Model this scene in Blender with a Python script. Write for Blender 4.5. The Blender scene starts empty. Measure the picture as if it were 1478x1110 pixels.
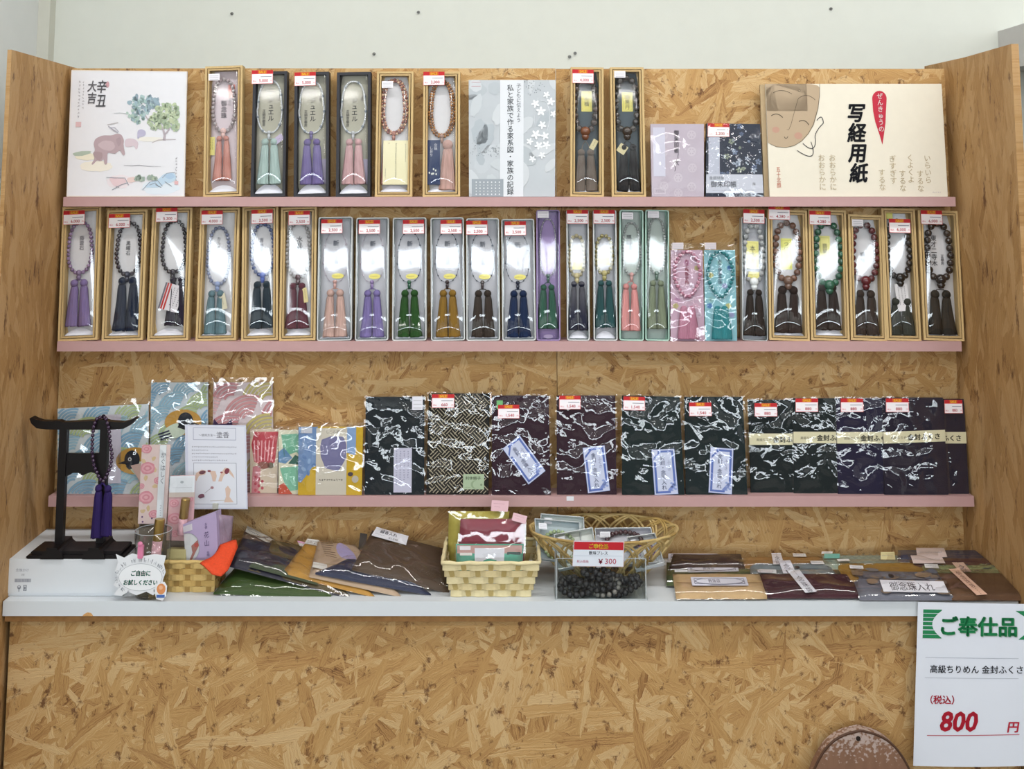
import bpy, math, random
from mathutils import Vector, Matrix, noise as mn
V = Vector
random.seed(7)
S = bpy.context.scene
COL = S.collection
# ------------------------------------------------------------ camera
F, CX, EYE, TH = 1590.0, 739.0, 1.55, math.atan(0.1065)
YC = 262 - F * math.tan(TH)          # principal point row (the lens is shifted down)
cam = bpy.data.cameras.new('camera'); camo = bpy.data.objects.new('camera', cam); COL.objects.link(camo)
cam.sensor_width = 36; cam.lens = F / 1478 * 36; cam.clip_start = 0.05
cam.shift_y = -(555 - YC) / 1478
camo.location = (0, 0, EYE); camo.rotation_euler = (math.pi / 2 + TH, 0, 0)
S.camera = camo
# ------------------------------------------------------------ view, world, lights
S.view_settings.view_transform = 'Standard'; S.view_settings.look = 'None'
S.view_settings.gamma = 1; S.view_settings.use_curve_mapping = False
S.view_settings.exposure = 0.42
S.cycles.transparent_max_bounces = 24; S.cycles.max_bounces = 8
S.cycles.caustics_reflective = False; S.cycles.caustics_refractive = False
S.cycles.sample_clamp_indirect = 4
W = bpy.data.worlds.new('world'); S.world = W; W.use_nodes = True
W.node_tree.nodes['Background'].inputs[0].default_value = (0.86, 0.94, 1, 1)
W.node_tree.nodes['Background'].inputs[1].default_value = 13.0
TUBE_W = 10.0
def area(name, loc, sx, sy, power, rot=(0, 0, 0), col=(1, 1, 1), portal=False):
    l = bpy.data.lights.new(name, 'AREA'); l.shape = 'RECTANGLE'; l.size = sx; l.size_y = sy
    l.energy = power; l.color = col
    o = bpy.data.objects.new(name, l); COL.objects.link(o); o.location = loc; o.rotation_euler = rot
    if portal: l.cycles.is_portal = True
    return o
CEIL = 2.75
TUBES = [(x, y) for y in (1.4, -0.3, -2.0) for x in ((-0.3, 1.3, 2.9) if y > 1 else (-3.2, -1.5, 0.35, 2.2, 3.9))]
TUBES[:3] = [(-0.38, 1.4), (0.95, 1.4), (2.6, 1.4)]
for x, y in TUBES: area('ceiling_tube_light', (x, y, CEIL - 0.065), 1.2, 0.13, TUBE_W, col=(1.0, 0.985, 0.965))
area('window_glare_portal', (0.2, -5.0, 2.03), 8.0, 0.62, 1, rot=(math.pi / 2, 0, 0), portal=True)  # guides sky light through the window added opposite for film glare
# ------------------------------------------------------------ helpers
def lin(c):
    c = c.lstrip('#'); r = []
    for i in (0, 2, 4):
        x = int(c[i:i + 2], 16) / 255
        r.append(x / 12.92 if x <= 0.04045 else ((x + 0.055) / 1.055) ** 2.4)
    return (*r, 1)
def raydir(px, py):
    u = (px - CX) / F; v = (py - YC) / F; c, s = math.cos(TH), math.sin(TH)
    return V((u, c + v * s, s - v * c))
E0 = V((0, 0, EYE))
def at(px, py, Y): d = raydir(px, py); return E0 + d * (Y / d.y)
def atz(px, py, z): d = raydir(px, py); return E0 + d * ((z - EYE) / d.z)
def atp(px, py, P0, n): d = raydir(px, py); return E0 + d * ((P0 - E0).dot(n) / d.dot(n))
def props(o, label=None, cat=None, group=None, kind=None):
    for k, v in (('label', label), ('category', cat), ('group', group), ('kind', kind)):
        if v: o[k] = v
    return o
def empty(name, M, label=None, cat=None, group=None, parent=None):
    o = bpy.data.objects.new(name, None); COL.objects.link(o); o.empty_display_size = 0.03
    if parent: o.parent = parent
    o.matrix_local = M if isinstance(M, Matrix) else Matrix.Translation(M)
    return props(o, label, cat, group)
# ---- materials
MATS = {}
def nodes(m):
    m.use_nodes = True; t = m.node_tree; return t, t.nodes, t.links, t.nodes['Principled BSDF']
def pm(name, col, rough=0.6, var=0.06, scale=60, bump=0.0, spec=0.4, stretch=(1, 1, 1), metal=0, trans=0, coat=0, sheen=0, bscale=None):
    """principled colour with a fine procedural noise of value and relief"""
    if name in MATS: return MATS[name]
    m = bpy.data.materials.new(name); MATS[name] = m
    t, n, l, p = nodes(m)
    c = lin(col) if isinstance(col, str) else (*col, 1)
    p.inputs['Roughness'].default_value = rough; p.inputs['Specular IOR Level'].default_value = spec
    p.inputs['Metallic'].default_value = metal; p.inputs['Transmission Weight'].default_value = trans
    p.inputs['Coat Weight'].default_value = coat; p.inputs['Coat Roughness'].default_value = 0.08
    p.inputs['Sheen Weight'].default_value = sheen
    tc = n.new('ShaderNodeTexCoord'); mp = n.new('ShaderNodeMapping'); mp.inputs['Scale'].default_value = stretch
    nz = n.new('ShaderNodeTexNoise'); nz.inputs['Scale'].default_value = scale; nz.inputs['Detail'].default_value = 3
    l.new(tc.outputs['Object'], mp.inputs[0]); l.new(mp.outputs[0], nz.inputs['Vector'])
    mx = n.new('ShaderNodeMix'); mx.data_type = 'RGBA'
    mx.inputs[6].default_value = (*[max(0, x * (1 - var * 2.2)) for x in c[:3]], 1)
    mx.inputs[7].default_value = (*[min(1, x * (1 + var * 2.2)) for x in c[:3]], 1)
    l.new(nz.outputs['Fac'], mx.inputs[0]); l.new(mx.outputs[2], p.inputs['Base Color'])
    if bump:
        b = n.new('ShaderNodeBump'); b.inputs['Strength'].default_value = bump; b.inputs['Distance'].default_value = 0.002
        if bscale:
            nb = n.new('ShaderNodeTexNoise'); nb.inputs['Scale'].default_value = bscale; nb.inputs['Detail'].default_value = 4
            l.new(mp.outputs[0], nb.inputs['Vector']); l.new(nb.outputs['Fac'], b.inputs['Height'])
        else: l.new(nz.outputs['Fac'], b.inputs['Height'])
        l.new(b.outputs[0], p.inputs['Normal'])
    return m
def ink_mat():
    m = bpy.data.materials.new('printed_ink'); t, n, l, p = nodes(m)
    a = n.new('ShaderNodeAttribute'); a.attribute_name = 'Col'
    l.new(a.outputs['Color'], p.inputs['Base Color']); p.inputs['Roughness'].default_value = 0.6
    p.inputs['Specular IOR Level'].default_value = 0.25
    return m
INK = ink_mat()
def film(name, ior=1.75, rough=0.06, bump=0.0, bscale=40, tint='ffffff', dist=1.5, haze=0.0):
    if name in MATS: return MATS[name]
    m = bpy.data.materials.new(name); MATS[name] = m
    t, n, l, p = nodes(m); n.remove(p); out = n['Material Output']
    tr = n.new('ShaderNodeBsdfTransparent'); tr.inputs[0].default_value = lin(tint)
    gl = n.new('ShaderNodeBsdfGlossy'); gl.inputs['Roughness'].default_value = rough
    fr = n.new('ShaderNodeLayerWeight'); fr.inputs[0].default_value = 0.5
    f0 = ((ior - 1) / (ior + 1)) ** 2
    pw = n.new('ShaderNodeMath'); pw.operation = 'POWER'; pw.inputs[1].default_value = 4.5; l.new(fr.outputs['Facing'], pw.inputs[0])
    fm = n.new('ShaderNodeMath'); fm.operation = 'MULTIPLY_ADD'; fm.inputs[1].default_value = 1 - f0; fm.inputs[2].default_value = f0; l.new(pw.outputs[0], fm.inputs[0])
    mx = n.new('ShaderNodeMixShader')
    l.new(fm.outputs[0], mx.inputs[0]); l.new(tr.outputs[0], mx.inputs[1]); l.new(gl.outputs[0], mx.inputs[2])
    if bump:
        tc = n.new('ShaderNodeTexCoord'); nz = n.new('ShaderNodeTexNoise')
        nz.inputs['Scale'].default_value = bscale; nz.inputs['Detail'].default_value = 2.5; nz.inputs['Distortion'].default_value = dist
        oi = n.new('ShaderNodeObjectInfo'); ad = n.new('ShaderNodeVectorMath'); ad.operation = 'ADD'
        sc = n.new('ShaderNodeVectorMath'); sc.operation = 'SCALE'; sc.inputs['Scale'].default_value = 30
        cv = n.new('ShaderNodeCombineXYZ')
        for i in range(3): l.new(oi.outputs['Random'], cv.inputs[i])
        l.new(cv.outputs[0], sc.inputs[0]); l.new(tc.outputs['Object'], ad.inputs[0]); l.new(sc.outputs[0], ad.inputs[1])
        l.new(ad.outputs[0], nz.inputs['Vector'])
        b = n.new('ShaderNodeBump'); b.inputs['Strength'].default_value = bump; b.inputs['Distance'].default_value = 0.004
        l.new(nz.outputs['Fac'], b.inputs['Height'])
        l.new(b.outputs[0], gl.inputs['Normal']); l.new(b.outputs[0], fr.inputs['Normal'])
    if haze:
        d = n.new('ShaderNodeBsdfDiffuse'); d.inputs[0].default_value = (0.85, 0.88, 0.9, 1)
        m2 = n.new('ShaderNodeMixShader'); m2.inputs[0].default_value = haze
        l.new(mx.outputs[0], m2.inputs[1]); l.new(d.outputs[0], m2.inputs[2]); l.new(m2.outputs[0], out.inputs[0])
    else: l.new(mx.outputs[0], out.inputs[0])
    return m
def osb(name, axes, vertical=False, bright=1.0, ang0=0.0):
    """oriented strand board: overlapping layers of stretched random chips, each with its own tone and grain"""
    m = bpy.data.materials.new(name); t, n, l, p = nodes(m)
    tc = n.new('ShaderNodeTexCoord'); sp = n.new('ShaderNodeSeparateXYZ'); cb = n.new('ShaderNodeCombineXYZ')
    oi = n.new('ShaderNodeObjectInfo'); va = n.new('ShaderNodeVectorMath'); va.operation = 'MULTIPLY_ADD'
    va.inputs[1].default_value = (7.3, 3.1, 5.7); l.new(oi.outputs['Location'], va.inputs[0]); l.new(tc.outputs['Object'], va.inputs[2])
    l.new(va.outputs[0], sp.inputs[0])
    l.new(sp.outputs[axes[0]], cb.inputs[0]); l.new(sp.outputs[axes[1]], cb.inputs[1])
    w = n.new('ShaderNodeTexNoise'); w.noise_dimensions = '2D'; w.inputs['Scale'].default_value = 7; w.inputs['Detail'].default_value = 2
    l.new(cb.outputs[0], w.inputs['Vector'])
    wv = n.new('ShaderNodeVectorMath'); wv.operation = 'MULTIPLY_ADD'
    wv.inputs[1].default_value = (0.016, 0.016, 0); l.new(w.outputs['Color'], wv.inputs[0]); l.new(cb.outputs[0], wv.inputs[2])
    w2 = n.new('ShaderNodeTexNoise'); w2.noise_dimensions = '2D'; w2.inputs['Scale'].default_value = 110; w2.inputs['Detail'].default_value = 3
    l.new(cb.outputs[0], w2.inputs['Vector'])
    wz = n.new('ShaderNodeVectorMath'); wz.operation = 'MULTIPLY_ADD'; wz.inputs[1].default_value = (0.005, 0.005, 0)
    l.new(w2.outputs['Color'], wz.inputs[0]); l.new(wv.outputs[0], wz.inputs[2]); wv = wz
    pri = tone = grain = None
    if vertical: angs = [80, 97, 72, 108, 90, 62, 118]
    else: angs = [12, 78, 135, 40, 105, 160, 58, 0]
    for i, a in enumerate(angs):
        L, wd = [(0.085, 0.016), (0.11, 0.022), (0.06, 0.012), (0.1, 0.014)][i % 4]
        if vertical: L *= 1.5; wd *= 1.25
        mp = n.new('ShaderNodeMapping'); mp.vector_type = 'TEXTURE'
        mp.inputs['Rotation'].default_value = (0, 0, math.radians(a + ang0)); mp.inputs['Scale'].default_value = (L, wd, 1)
        mp.inputs['Location'].default_value = (i * 0.37 + 0.11, i * 0.53, 0)
        l.new(wv.outputs[0], mp.inputs[0])
        vo = n.new('ShaderNodeTexVoronoi'); vo.voronoi_dimensions = '2D'; vo.inputs['Scale'].default_value = 1
        l.new(mp.outputs[0], vo.inputs['Vector'])
        sc = n.new('ShaderNodeSeparateColor'); l.new(vo.outputs['Color'], sc.inputs[0])
        gm = n.new('ShaderNodeMapping'); gm.inputs['Scale'].default_value = (1.3, 9, 1); l.new(mp.outputs[0], gm.inputs[0])
        gn = n.new('ShaderNodeTexNoise'); gn.noise_dimensions = '2D'; gn.inputs['Scale'].default_value = 1; gn.inputs['Detail'].default_value = 4; gn.inputs['Roughness'].default_value = 0.65
        l.new(gm.outputs[0], gn.inputs['Vector'])
        if pri is None: pri, tone, grain = sc.outputs[0], sc.outputs[1], gn.outputs['Fac']
        else:
            g = n.new('ShaderNodeMath'); g.operation = 'GREATER_THAN'; l.new(sc.outputs[0], g.inputs[0]); l.new(pri, g.inputs[1])
            x = n.new('ShaderNodeMath'); x.operation = 'MAXIMUM'; l.new(sc.outputs[0], x.inputs[0]); l.new(pri, x.inputs[1])
            mt = n.new('ShaderNodeMix'); l.new(g.outputs[0], mt.inputs[0]); l.new(tone, mt.inputs[2]); l.new(sc.outputs[1], mt.inputs[3])
            mg = n.new('ShaderNodeMix'); l.new(g.outputs[0], mg.inputs[0]); l.new(grain, mg.inputs[2]); l.new(gn.outputs['Fac'], mg.inputs[3])
            pri, tone, grain = x.outputs[0], mt.outputs[0], mg.outputs[0]
    ad = n.new('ShaderNodeMath'); ad.operation = 'MULTIPLY_ADD'; ad.inputs[1].default_value = 1.3; ad.inputs[2].default_value = -0.65
    l.new(grain, ad.inputs[0])
    tm = n.new('ShaderNodeMath'); tm.operation = 'MULTIPLY_ADD'; tm.inputs[1].default_value = 0.78; tm.inputs[2].default_value = 0.13; l.new(tone, tm.inputs[0]); tone = tm.outputs[0]
    a2 = n.new('ShaderNodeMath'); a2.operation = 'ADD'; l.new(tone, a2.inputs[0]); l.new(ad.outputs[0], a2.inputs[1])
    big = n.new('ShaderNodeTexNoise'); big.noise_dimensions = '2D'; big.inputs['Scale'].default_value = 3.5; l.new(cb.outputs[0], big.inputs['Vector'])
    a3 = n.new('ShaderNodeMath'); a3.operation = 'MULTIPLY_ADD'; a3.inputs[1].default_value = 0.3; l.new(big.outputs['Fac'], a3.inputs[0]); l.new(a2.outputs[0], a3.inputs[2])
    r = n.new('ShaderNodeValToRGB'); e = r.color_ramp.elements
    st = [(0.02, '6e4a28'), (0.2, '996e40'), (0.42, 'b48a54'), (0.7, 'bd955c'), (0.95, 'c6a06a'), (1.15, 'cfae7c')]
    if vertical: st = [(0.0, '8f683c'), (0.25, 'a57c4a'), (0.55, 'af8653'), (0.85, 'b8905d'), (1.1, 'c09a6a')]
    e[0].position = 0; e[0].color = lin(st[0][1]); e[1].position = 1; e[1].color = lin(st[-1][1])
    for q, c in st[1:-1]: x = e.new(q / 1.15); x.color = lin(c)
    l.new(a3.outputs[0], r.inputs[0])
    # dark bark flecks and gaps
    fk = n.new('ShaderNodeTexNoise'); fk.noise_dimensions = '2D'; fk.inputs['Scale'].default_value = 55 if not vertical else 40; fk.inputs['Detail'].default_value = 7; fk.inputs['Roughness'].default_value = 0.72
    fm = n.new('ShaderNodeMapping'); fm.inputs['Scale'].default_value = (1, 0.8, 1) if not vertical else (1.3, 0.35, 1)
    l.new(wv.outputs[0], fm.inputs[0]); l.new(fm.outputs[0], fk.inputs['Vector'])
    big2 = n.new('ShaderNodeTexNoise'); big2.noise_dimensions = '2D'; big2.inputs['Scale'].default_value = 16; l.new(cb.outputs[0], big2.inputs['Vector'])
    fr = n.new('ShaderNodeMapRange'); fr.inputs[1].default_value = 0.59; fr.inputs[2].default_value = 0.70; fr.inputs[4].default_value = 0.85
    bm = n.new('ShaderNodeMath'); bm.operation = 'MULTIPLY_ADD'; bm.inputs[1].default_value = 0.22; l.new(big2.outputs['Fac'], bm.inputs[0]); l.new(fk.outputs['Fac'], bm.inputs[2])
    b3 = n.new('ShaderNodeMath'); b3.operation = 'SUBTRACT'; b3.inputs[1].default_value = 0.11; l.new(bm.outputs[0], b3.inputs[0]); l.new(b3.outputs[0], fr.inputs[0])
    mx = n.new('ShaderNodeMix'); mx.data_type = 'RGBA'; mx.inputs[7].default_value = lin('5a3218')
    l.new(fr.outputs[0], mx.inputs[0]); l.new(r.outputs[0], mx.inputs[6])
    hs = n.new('ShaderNodeHueSaturation'); hs.inputs['Saturation'].default_value = 0.99; hs.inputs['Value'].default_value = bright; l.new(mx.outputs[2], hs.inputs['Color'])
    l.new(hs.outputs[0], p.inputs['Base Color']); p.inputs['Roughness'].default_value = 0.55; p.inputs['Specular IOR Level'].default_value = 0.3
    b = n.new('ShaderNodeBump'); b.inputs['Strength'].default_value = 0.5; b.inputs['Distance'].default_value = 0.002
    l.new(a2.outputs[0], b.inputs['Height']); l.new(b.outputs[0], p.inputs['Normal'])
    return m
# ---- mesh builder
class MB:
    def __init__(s): s.v = []; s.f = []; s.m = []; s.c = []; s.mat = 0; s.col = None; s.T = None
    def vert(s, p):
        p = V(p)
        if s.T: p = s.T @ p
        s.v.append(p); return len(s.v) - 1
    def face(s, ids): s.f.append(tuple(ids)); s.m.append(s.mat); s.c.append(s.col)
    def poly(s, pts): s.face([s.vert(p) for p in pts])
    def box(s, x0, x1, y0, y1, z0, z1, ch=0.0):
        if ch:
            a = [(x0 + ch, z0), (x1 - ch, z0), (x1, z0 + ch), (x1, z1 - ch), (x1 - ch, z1), (x0 + ch, z1), (x0, z1 - ch), (x0, z0 + ch)]
            return s.prism(a, y0, y1)
        i = [s.vert(p) for p in ((x0, y0, z0), (x1, y0, z0), (x1, y1, z0), (x0, y1, z0), (x0, y0, z1), (x1, y0, z1), (x1, y1, z1), (x0, y1, z1))]
        for f in ((0, 3, 2, 1), (4, 5, 6, 7), (0, 1, 5, 4), (1, 2, 6, 5), (2, 3, 7, 6), (3, 0, 4, 7)): s.face([i[k] for k in f])
    def prism(s, pts, y0, y1):
        n = len(pts); a = [s.vert((x, y0, z)) for x, z in pts]; b = [s.vert((x, y1, z)) for x, z in pts]
        s.face(a); s.face(b[::-1])
        for i in range(n): s.face((a[i], b[i], b[(i + 1) % n], a[(i + 1) % n]))
    def prismz(s, pts, z0, z1):
        n = len(pts); a = [s.vert((x, y, z0)) for x, y in pts]; b = [s.vert((x, y, z1)) for x, y in pts]
        s.face(a[::-1]); s.face(b)
        for i in range(n): s.face((a[i], a[(i + 1) % n], b[(i + 1) % n], b[i]))
    def frame(s, w, h, t, y0, y1, z0=0.0, ch=0.0):
        """rectangular ring, width w, height h from z0, bar t"""
        o = rrect(w, h, ch, z0); i = rrect(w - 2 * t, h - 2 * t, max(ch - t * .6, 0.0004) if ch else 0, z0 + t)
        n = len(o); A = [s.vert((x, y0, z)) for x, z in o]; B = [s.vert((x, y0, z)) for x, z in i]
        C = [s.vert((x, y1, z)) for x, z in o]; D = [s.vert((x, y1, z)) for x, z in i]
        for k in range(n):
            j = (k + 1) % n
            s.face((A[k], A[j], B[j], B[k])); s.face((C[j], C[k], D[k], D[j])); s.face((A[j], A[k], C[k], C[j])); s.face((B[k], B[j], D[j], D[k]))
    def tube(s, pts, r, n=8, closed=False, caps=True):
        pts = [V(p) for p in pts]; N = len(pts); rs = r if isinstance(r, (list, tuple)) else [r] * N
        rings = []; up = None
        for i, p in enumerate(pts):
            a = pts[(i - 1) % N] if closed or i > 0 else p; b = pts[(i + 1) % N] if closed or i < N - 1 else p
            d = (b - a).normalized()
            if up is None: up = d.orthogonal().normalized()
            up = (up - d * up.dot(d))
            up = up.normalized() if up.length > 1e-6 else d.orthogonal().normalized()
            q = d.cross(up)
            rings.append([s.vert(p + (up * math.cos(6.28319 * k / n) + q * math.sin(6.28319 * k / n)) * rs[i]) for k in range(n)])
        for i in range(N if closed else N - 1):
            A, B = rings[i], rings[(i + 1) % N]
            for k in range(n): s.face((A[k], A[(k + 1) % n], B[(k + 1) % n], B[k]))
        if caps and not closed: s.face(rings[0][::-1]); s.face(rings[-1])
    def strip(s, pts, side, w, t):
        """flat strip: pts path, side[i] unit vectors across, width w, thickness t along cross of path"""
        N = len(pts); R = []
        for i in range(N):
            p = V(pts[i]); d = (V(pts[min(i + 1, N - 1)]) - V(pts[max(i - 1, 0)])).normalized(); sd = V(side[i]); nn = d.cross(sd).normalized()
            R.append([s.vert(p + sd * (w / 2 * a) + nn * (t / 2 * b)) for a, b in ((-1, -1), (1, -1), (1, 1), (-1, 1))])
        for i in range(N - 1):
            for k in range(4): s.face((R[i][k], R[i][(k + 1) % 4], R[i + 1][(k + 1) % 4], R[i + 1][k]))
        s.face(R[0][::-1]); s.face(R[-1])
    def lathe(s, prof, n=20, c=(0, 0, 0), sx=1, sy=1):
        rings = [[s.vert((c[0] + r * math.cos(6.28319 * k / n) * sx, c[1] + r * math.sin(6.28319 * k / n) * sy, c[2] + z)) for k in range(n)] for r, z in prof]
        for A, B in zip(rings, rings[1:]):
            for k in range(n): s.face((A[k], A[(k + 1) % n], B[(k + 1) % n], B[k]))
        if prof[0][0] > 1e-5: s.face(rings[0][::-1])
        if prof[-1][0] > 1e-5: s.face(rings[-1])
    def sphere(s, c, r, n=10, m=6, sc=(1, 1, 1)):
        R = [[s.vert((c[0] + r * math.sin(math.pi * j / m) * math.cos(6.28319 * k / n) * sc[0], c[1] + r * math.sin(math.pi * j / m) * math.sin(6.28319 * k / n) * sc[1], c[2] + r * math.cos(math.pi * j / m) * sc[2])) for k in range(n)] for j in range(1, m)]
        t = s.vert((c[0], c[1], c[2] + r * sc[2])); b = s.vert((c[0], c[1], c[2] - r * sc[2]))
        for k in range(n):
            s.face((t, R[0][k], R[0][(k + 1) % n])); s.face((b, R[-1][(k + 1) % n], R[-1][k]))
            for A, B in zip(R, R[1:]): s.face((A[k], B[k], B[(k + 1) % n], A[(k + 1) % n]))
    def grid(s, fn, nu, nv):
        I = [[s.vert(fn(i / nu, j / nv)) for i in range(nu + 1)] for j in range(nv + 1)]
        for j in range(nv):
            for i in range(nu): s.face((I[j][i], I[j + 1][i], I[j + 1][i + 1], I[j][i + 1]))
        return I
def rrect(w, h, r, z0=0.0, k=3):
    if r <= 0: return [(-w / 2, z0), (w / 2, z0), (w / 2, z0 + h), (-w / 2, z0 + h)]
    out = []
    for cx, cz, a in ((w / 2 - r, z0 + r, -90), (w / 2 - r, z0 + h - r, 0), (-w / 2 + r, z0 + h - r, 90), (-w / 2 + r, z0 + r, 180)):
        for i in range(k + 1):
            t = math.radians(a + 90 * i / k); out.append((cx + r * math.cos(t), cz + r * math.sin(t)))
    return out
def mesh_of(name, mb, mats, smooth=False):
    me = bpy.data.meshes.new(name); me.from_pydata(mb.v, [], mb.f)
    for m in (mats if isinstance(mats, (list, tuple)) else [mats]): me.materials.append(m)
    me.polygons.foreach_set('material_index', mb.m)
    if any(c is not None for c in mb.c):
        a = me.color_attributes.new('Col', 'FLOAT_COLOR', 'CORNER'); d = []
        for f, c in zip(mb.f, mb.c): d.extend((c or (1, 1, 1, 1)) * len(f))
        a.data.foreach_set('color', d)
    if smooth: me.polygons.foreach_set('use_smooth', [True] * len(mb.f))
    me.update(); return me
def mk(name, mb, mats, parent=None, loc=None, smooth=False, **kw):
    me = mb if isinstance(mb, bpy.types.Mesh) else mesh_of(name, mb, mats, smooth)
    o = bpy.data.objects.new(name, me); COL.objects.link(o)
    if parent: o.parent = parent
    if loc is not None:
        if isinstance(loc, Matrix): o.matrix_local = loc
        else: o.location = loc
    return props(o, **kw)
# ---- glyphs and flat print
GL = {}
def glyph(t, bold=0.0):
    k = (t, bold)
    if k not in GL:
        c = bpy.data.curves.new('glyph', 'FONT'); c.body = t; c.resolution_u = 2; c.offset = bold
        o = bpy.data.objects.new('glyph', c); m = o.to_mesh()
        vs = [(v.co.x, v.co.y) for v in m.vertices]; fs = [tuple(p.vertices) for p in m.polygons]
        o.to_mesh_clear(); bpy.data.objects.remove(o); bpy.data.curves.remove(c)
        GL[k] = (vs, fs)
    return GL[k]
class Print(MB):
    """flat colours on a card of W x H units (origin top left, y down); fn(x, y, layer) -> local point"""
    def __init__(s, W, H, fn): super().__init__(); s.W, s.H, s.fn = W, H, fn
    def pts(s, P, col, L=1):
        s.col = lin(col) if isinstance(col, str) else col
        if len(P) >= 3: s.face([s.vert(s.fn(min(max(x, 0), s.W), min(max(y, 0), s.H), L)) for x, y in P])
    def rect(s, x0, y0, x1, y1, col, L=1): s.pts([(x0, y0), (x0, y1), (x1, y1), (x1, y0)], col, L)
    def outline(s, x0, y0, x1, y1, w, col, L=1):
        s.rect(x0, y0, x1, y0 + w, col, L); s.rect(x0, y1 - w, x1, y1, col, L); s.rect(x0, y0 + w, x0 + w, y1 - w, col, L); s.rect(x1 - w, y0 + w, x1, y1 - w, col, L)
    def ell(s, x, y, rx, ry, col, L=1, n=16, rot=0.0, jit=0.0, rnd=None):
        c, q = math.cos(rot), math.sin(rot); P = []
        for k in range(n):
            a = 6.28319 * k / n; j = 1 + (rnd.uniform(-jit, jit) if rnd else 0); u, v = rx * math.cos(a) * j, ry * math.sin(a) * j
            P.append((x + u * c - v * q, y + u * q + v * c))
        s.pts(P, col, L)
    def stroke(s, P, w, col, L=1):
        """ribbon, w a width or list; points outside the card are cut"""
        n = len(P); ws = w if isinstance(w, (list, tuple)) else [w] * n
        s.col = lin(col) if isinstance(col, str) else col; prev = None
        for i, (x, y) in enumerate(P):
            if not (0 <= x <= s.W and 0 <= y <= s.H): prev = None; continue
            a, b = P[max(i - 1, 0)], P[min(i + 1, n - 1)]; dx, dy = b[0] - a[0], b[1] - a[1]; d = math.hypot(dx, dy) or 1
            nx, ny = -dy / d * ws[i] / 2, dx / d * ws[i] / 2
            cur = (s.vert(s.fn(min(max(x + nx, 0), s.W), min(max(y + ny, 0), s.H), L)), s.vert(s.fn(min(max(x - nx, 0), s.W), min(max(y - ny, 0), s.H), L)))
            if prev: s.face((prev[0], prev[1], cur[1], cur[0]))
            prev = cur
    def text(s, t, x, y, size, col, L=2, vert=False, bold=0.0, sx=1.0, rot=0.0, center=False, slant=0.0, gap=1.0):
        """horizontal: x,y left end of the baseline; vertical: x,y centre of the top"""
        s.col = lin(col) if isinstance(col, str) else col
        items = []
        if vert:
            for i, ch in enumerate(t): items.append((ch, -size / 2 * sx, i * size * gap + size * 0.86))
        else: items.append((t, 0.0, 0.0))
        c, q = math.cos(rot), math.sin(rot)
        for ch, ox, oy in items:
            vs, fs = glyph(ch)
            if not vs: continue
            if center and not vert: ox = -(max(v[0] for v in vs) + min(v[0] for v in vs)) / 2 * size * sx
            e = abs(bold) * size
            for ex, ey in (((-e, -e * .5), (e, e * .5), (e * .6, -e), (-e * .6, e)) if 0 < bold and size < 20 else [(e * math.cos(t * .5236), e * math.sin(t * .5236)) for t in range(12)] if bold > 0 else ((0, 0),)):
                b = len(s.v)
                for gx, gy in vs:
                    u = ox + ex + (gx * sx + gy * slant) * size; v = oy + ey - gy * size
                    s.vert(s.fn(min(max(x + u * c - v * q, 0), s.W), min(max(y + u * q + v * c, 0), s.H), L))
                for f in fs: s.face([b + k for k in f])
    def scrawl(s, x, y, size, n, col, rnd, L=2, vert=False, w=None):
        """lines of writing too small to read"""
        w = w or size * 0.14
        for i in range(n):
            ox, oy = (x, y + i * size) if vert else (x + i * size, y)
            for k in range(3):
                a = rnd.uniform(0, 3.14); r = size * rnd.uniform(.18, .36); cx, cy = ox + rnd.uniform(-.15, .15) * size, oy + rnd.uniform(-.15, .15) * size
                s.stroke([(cx - r * math.cos(a), cy - r * math.sin(a)), (cx + r * math.cos(a), cy + r * math.sin(a))], w, col, L)
LAY = 0.00018
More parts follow.
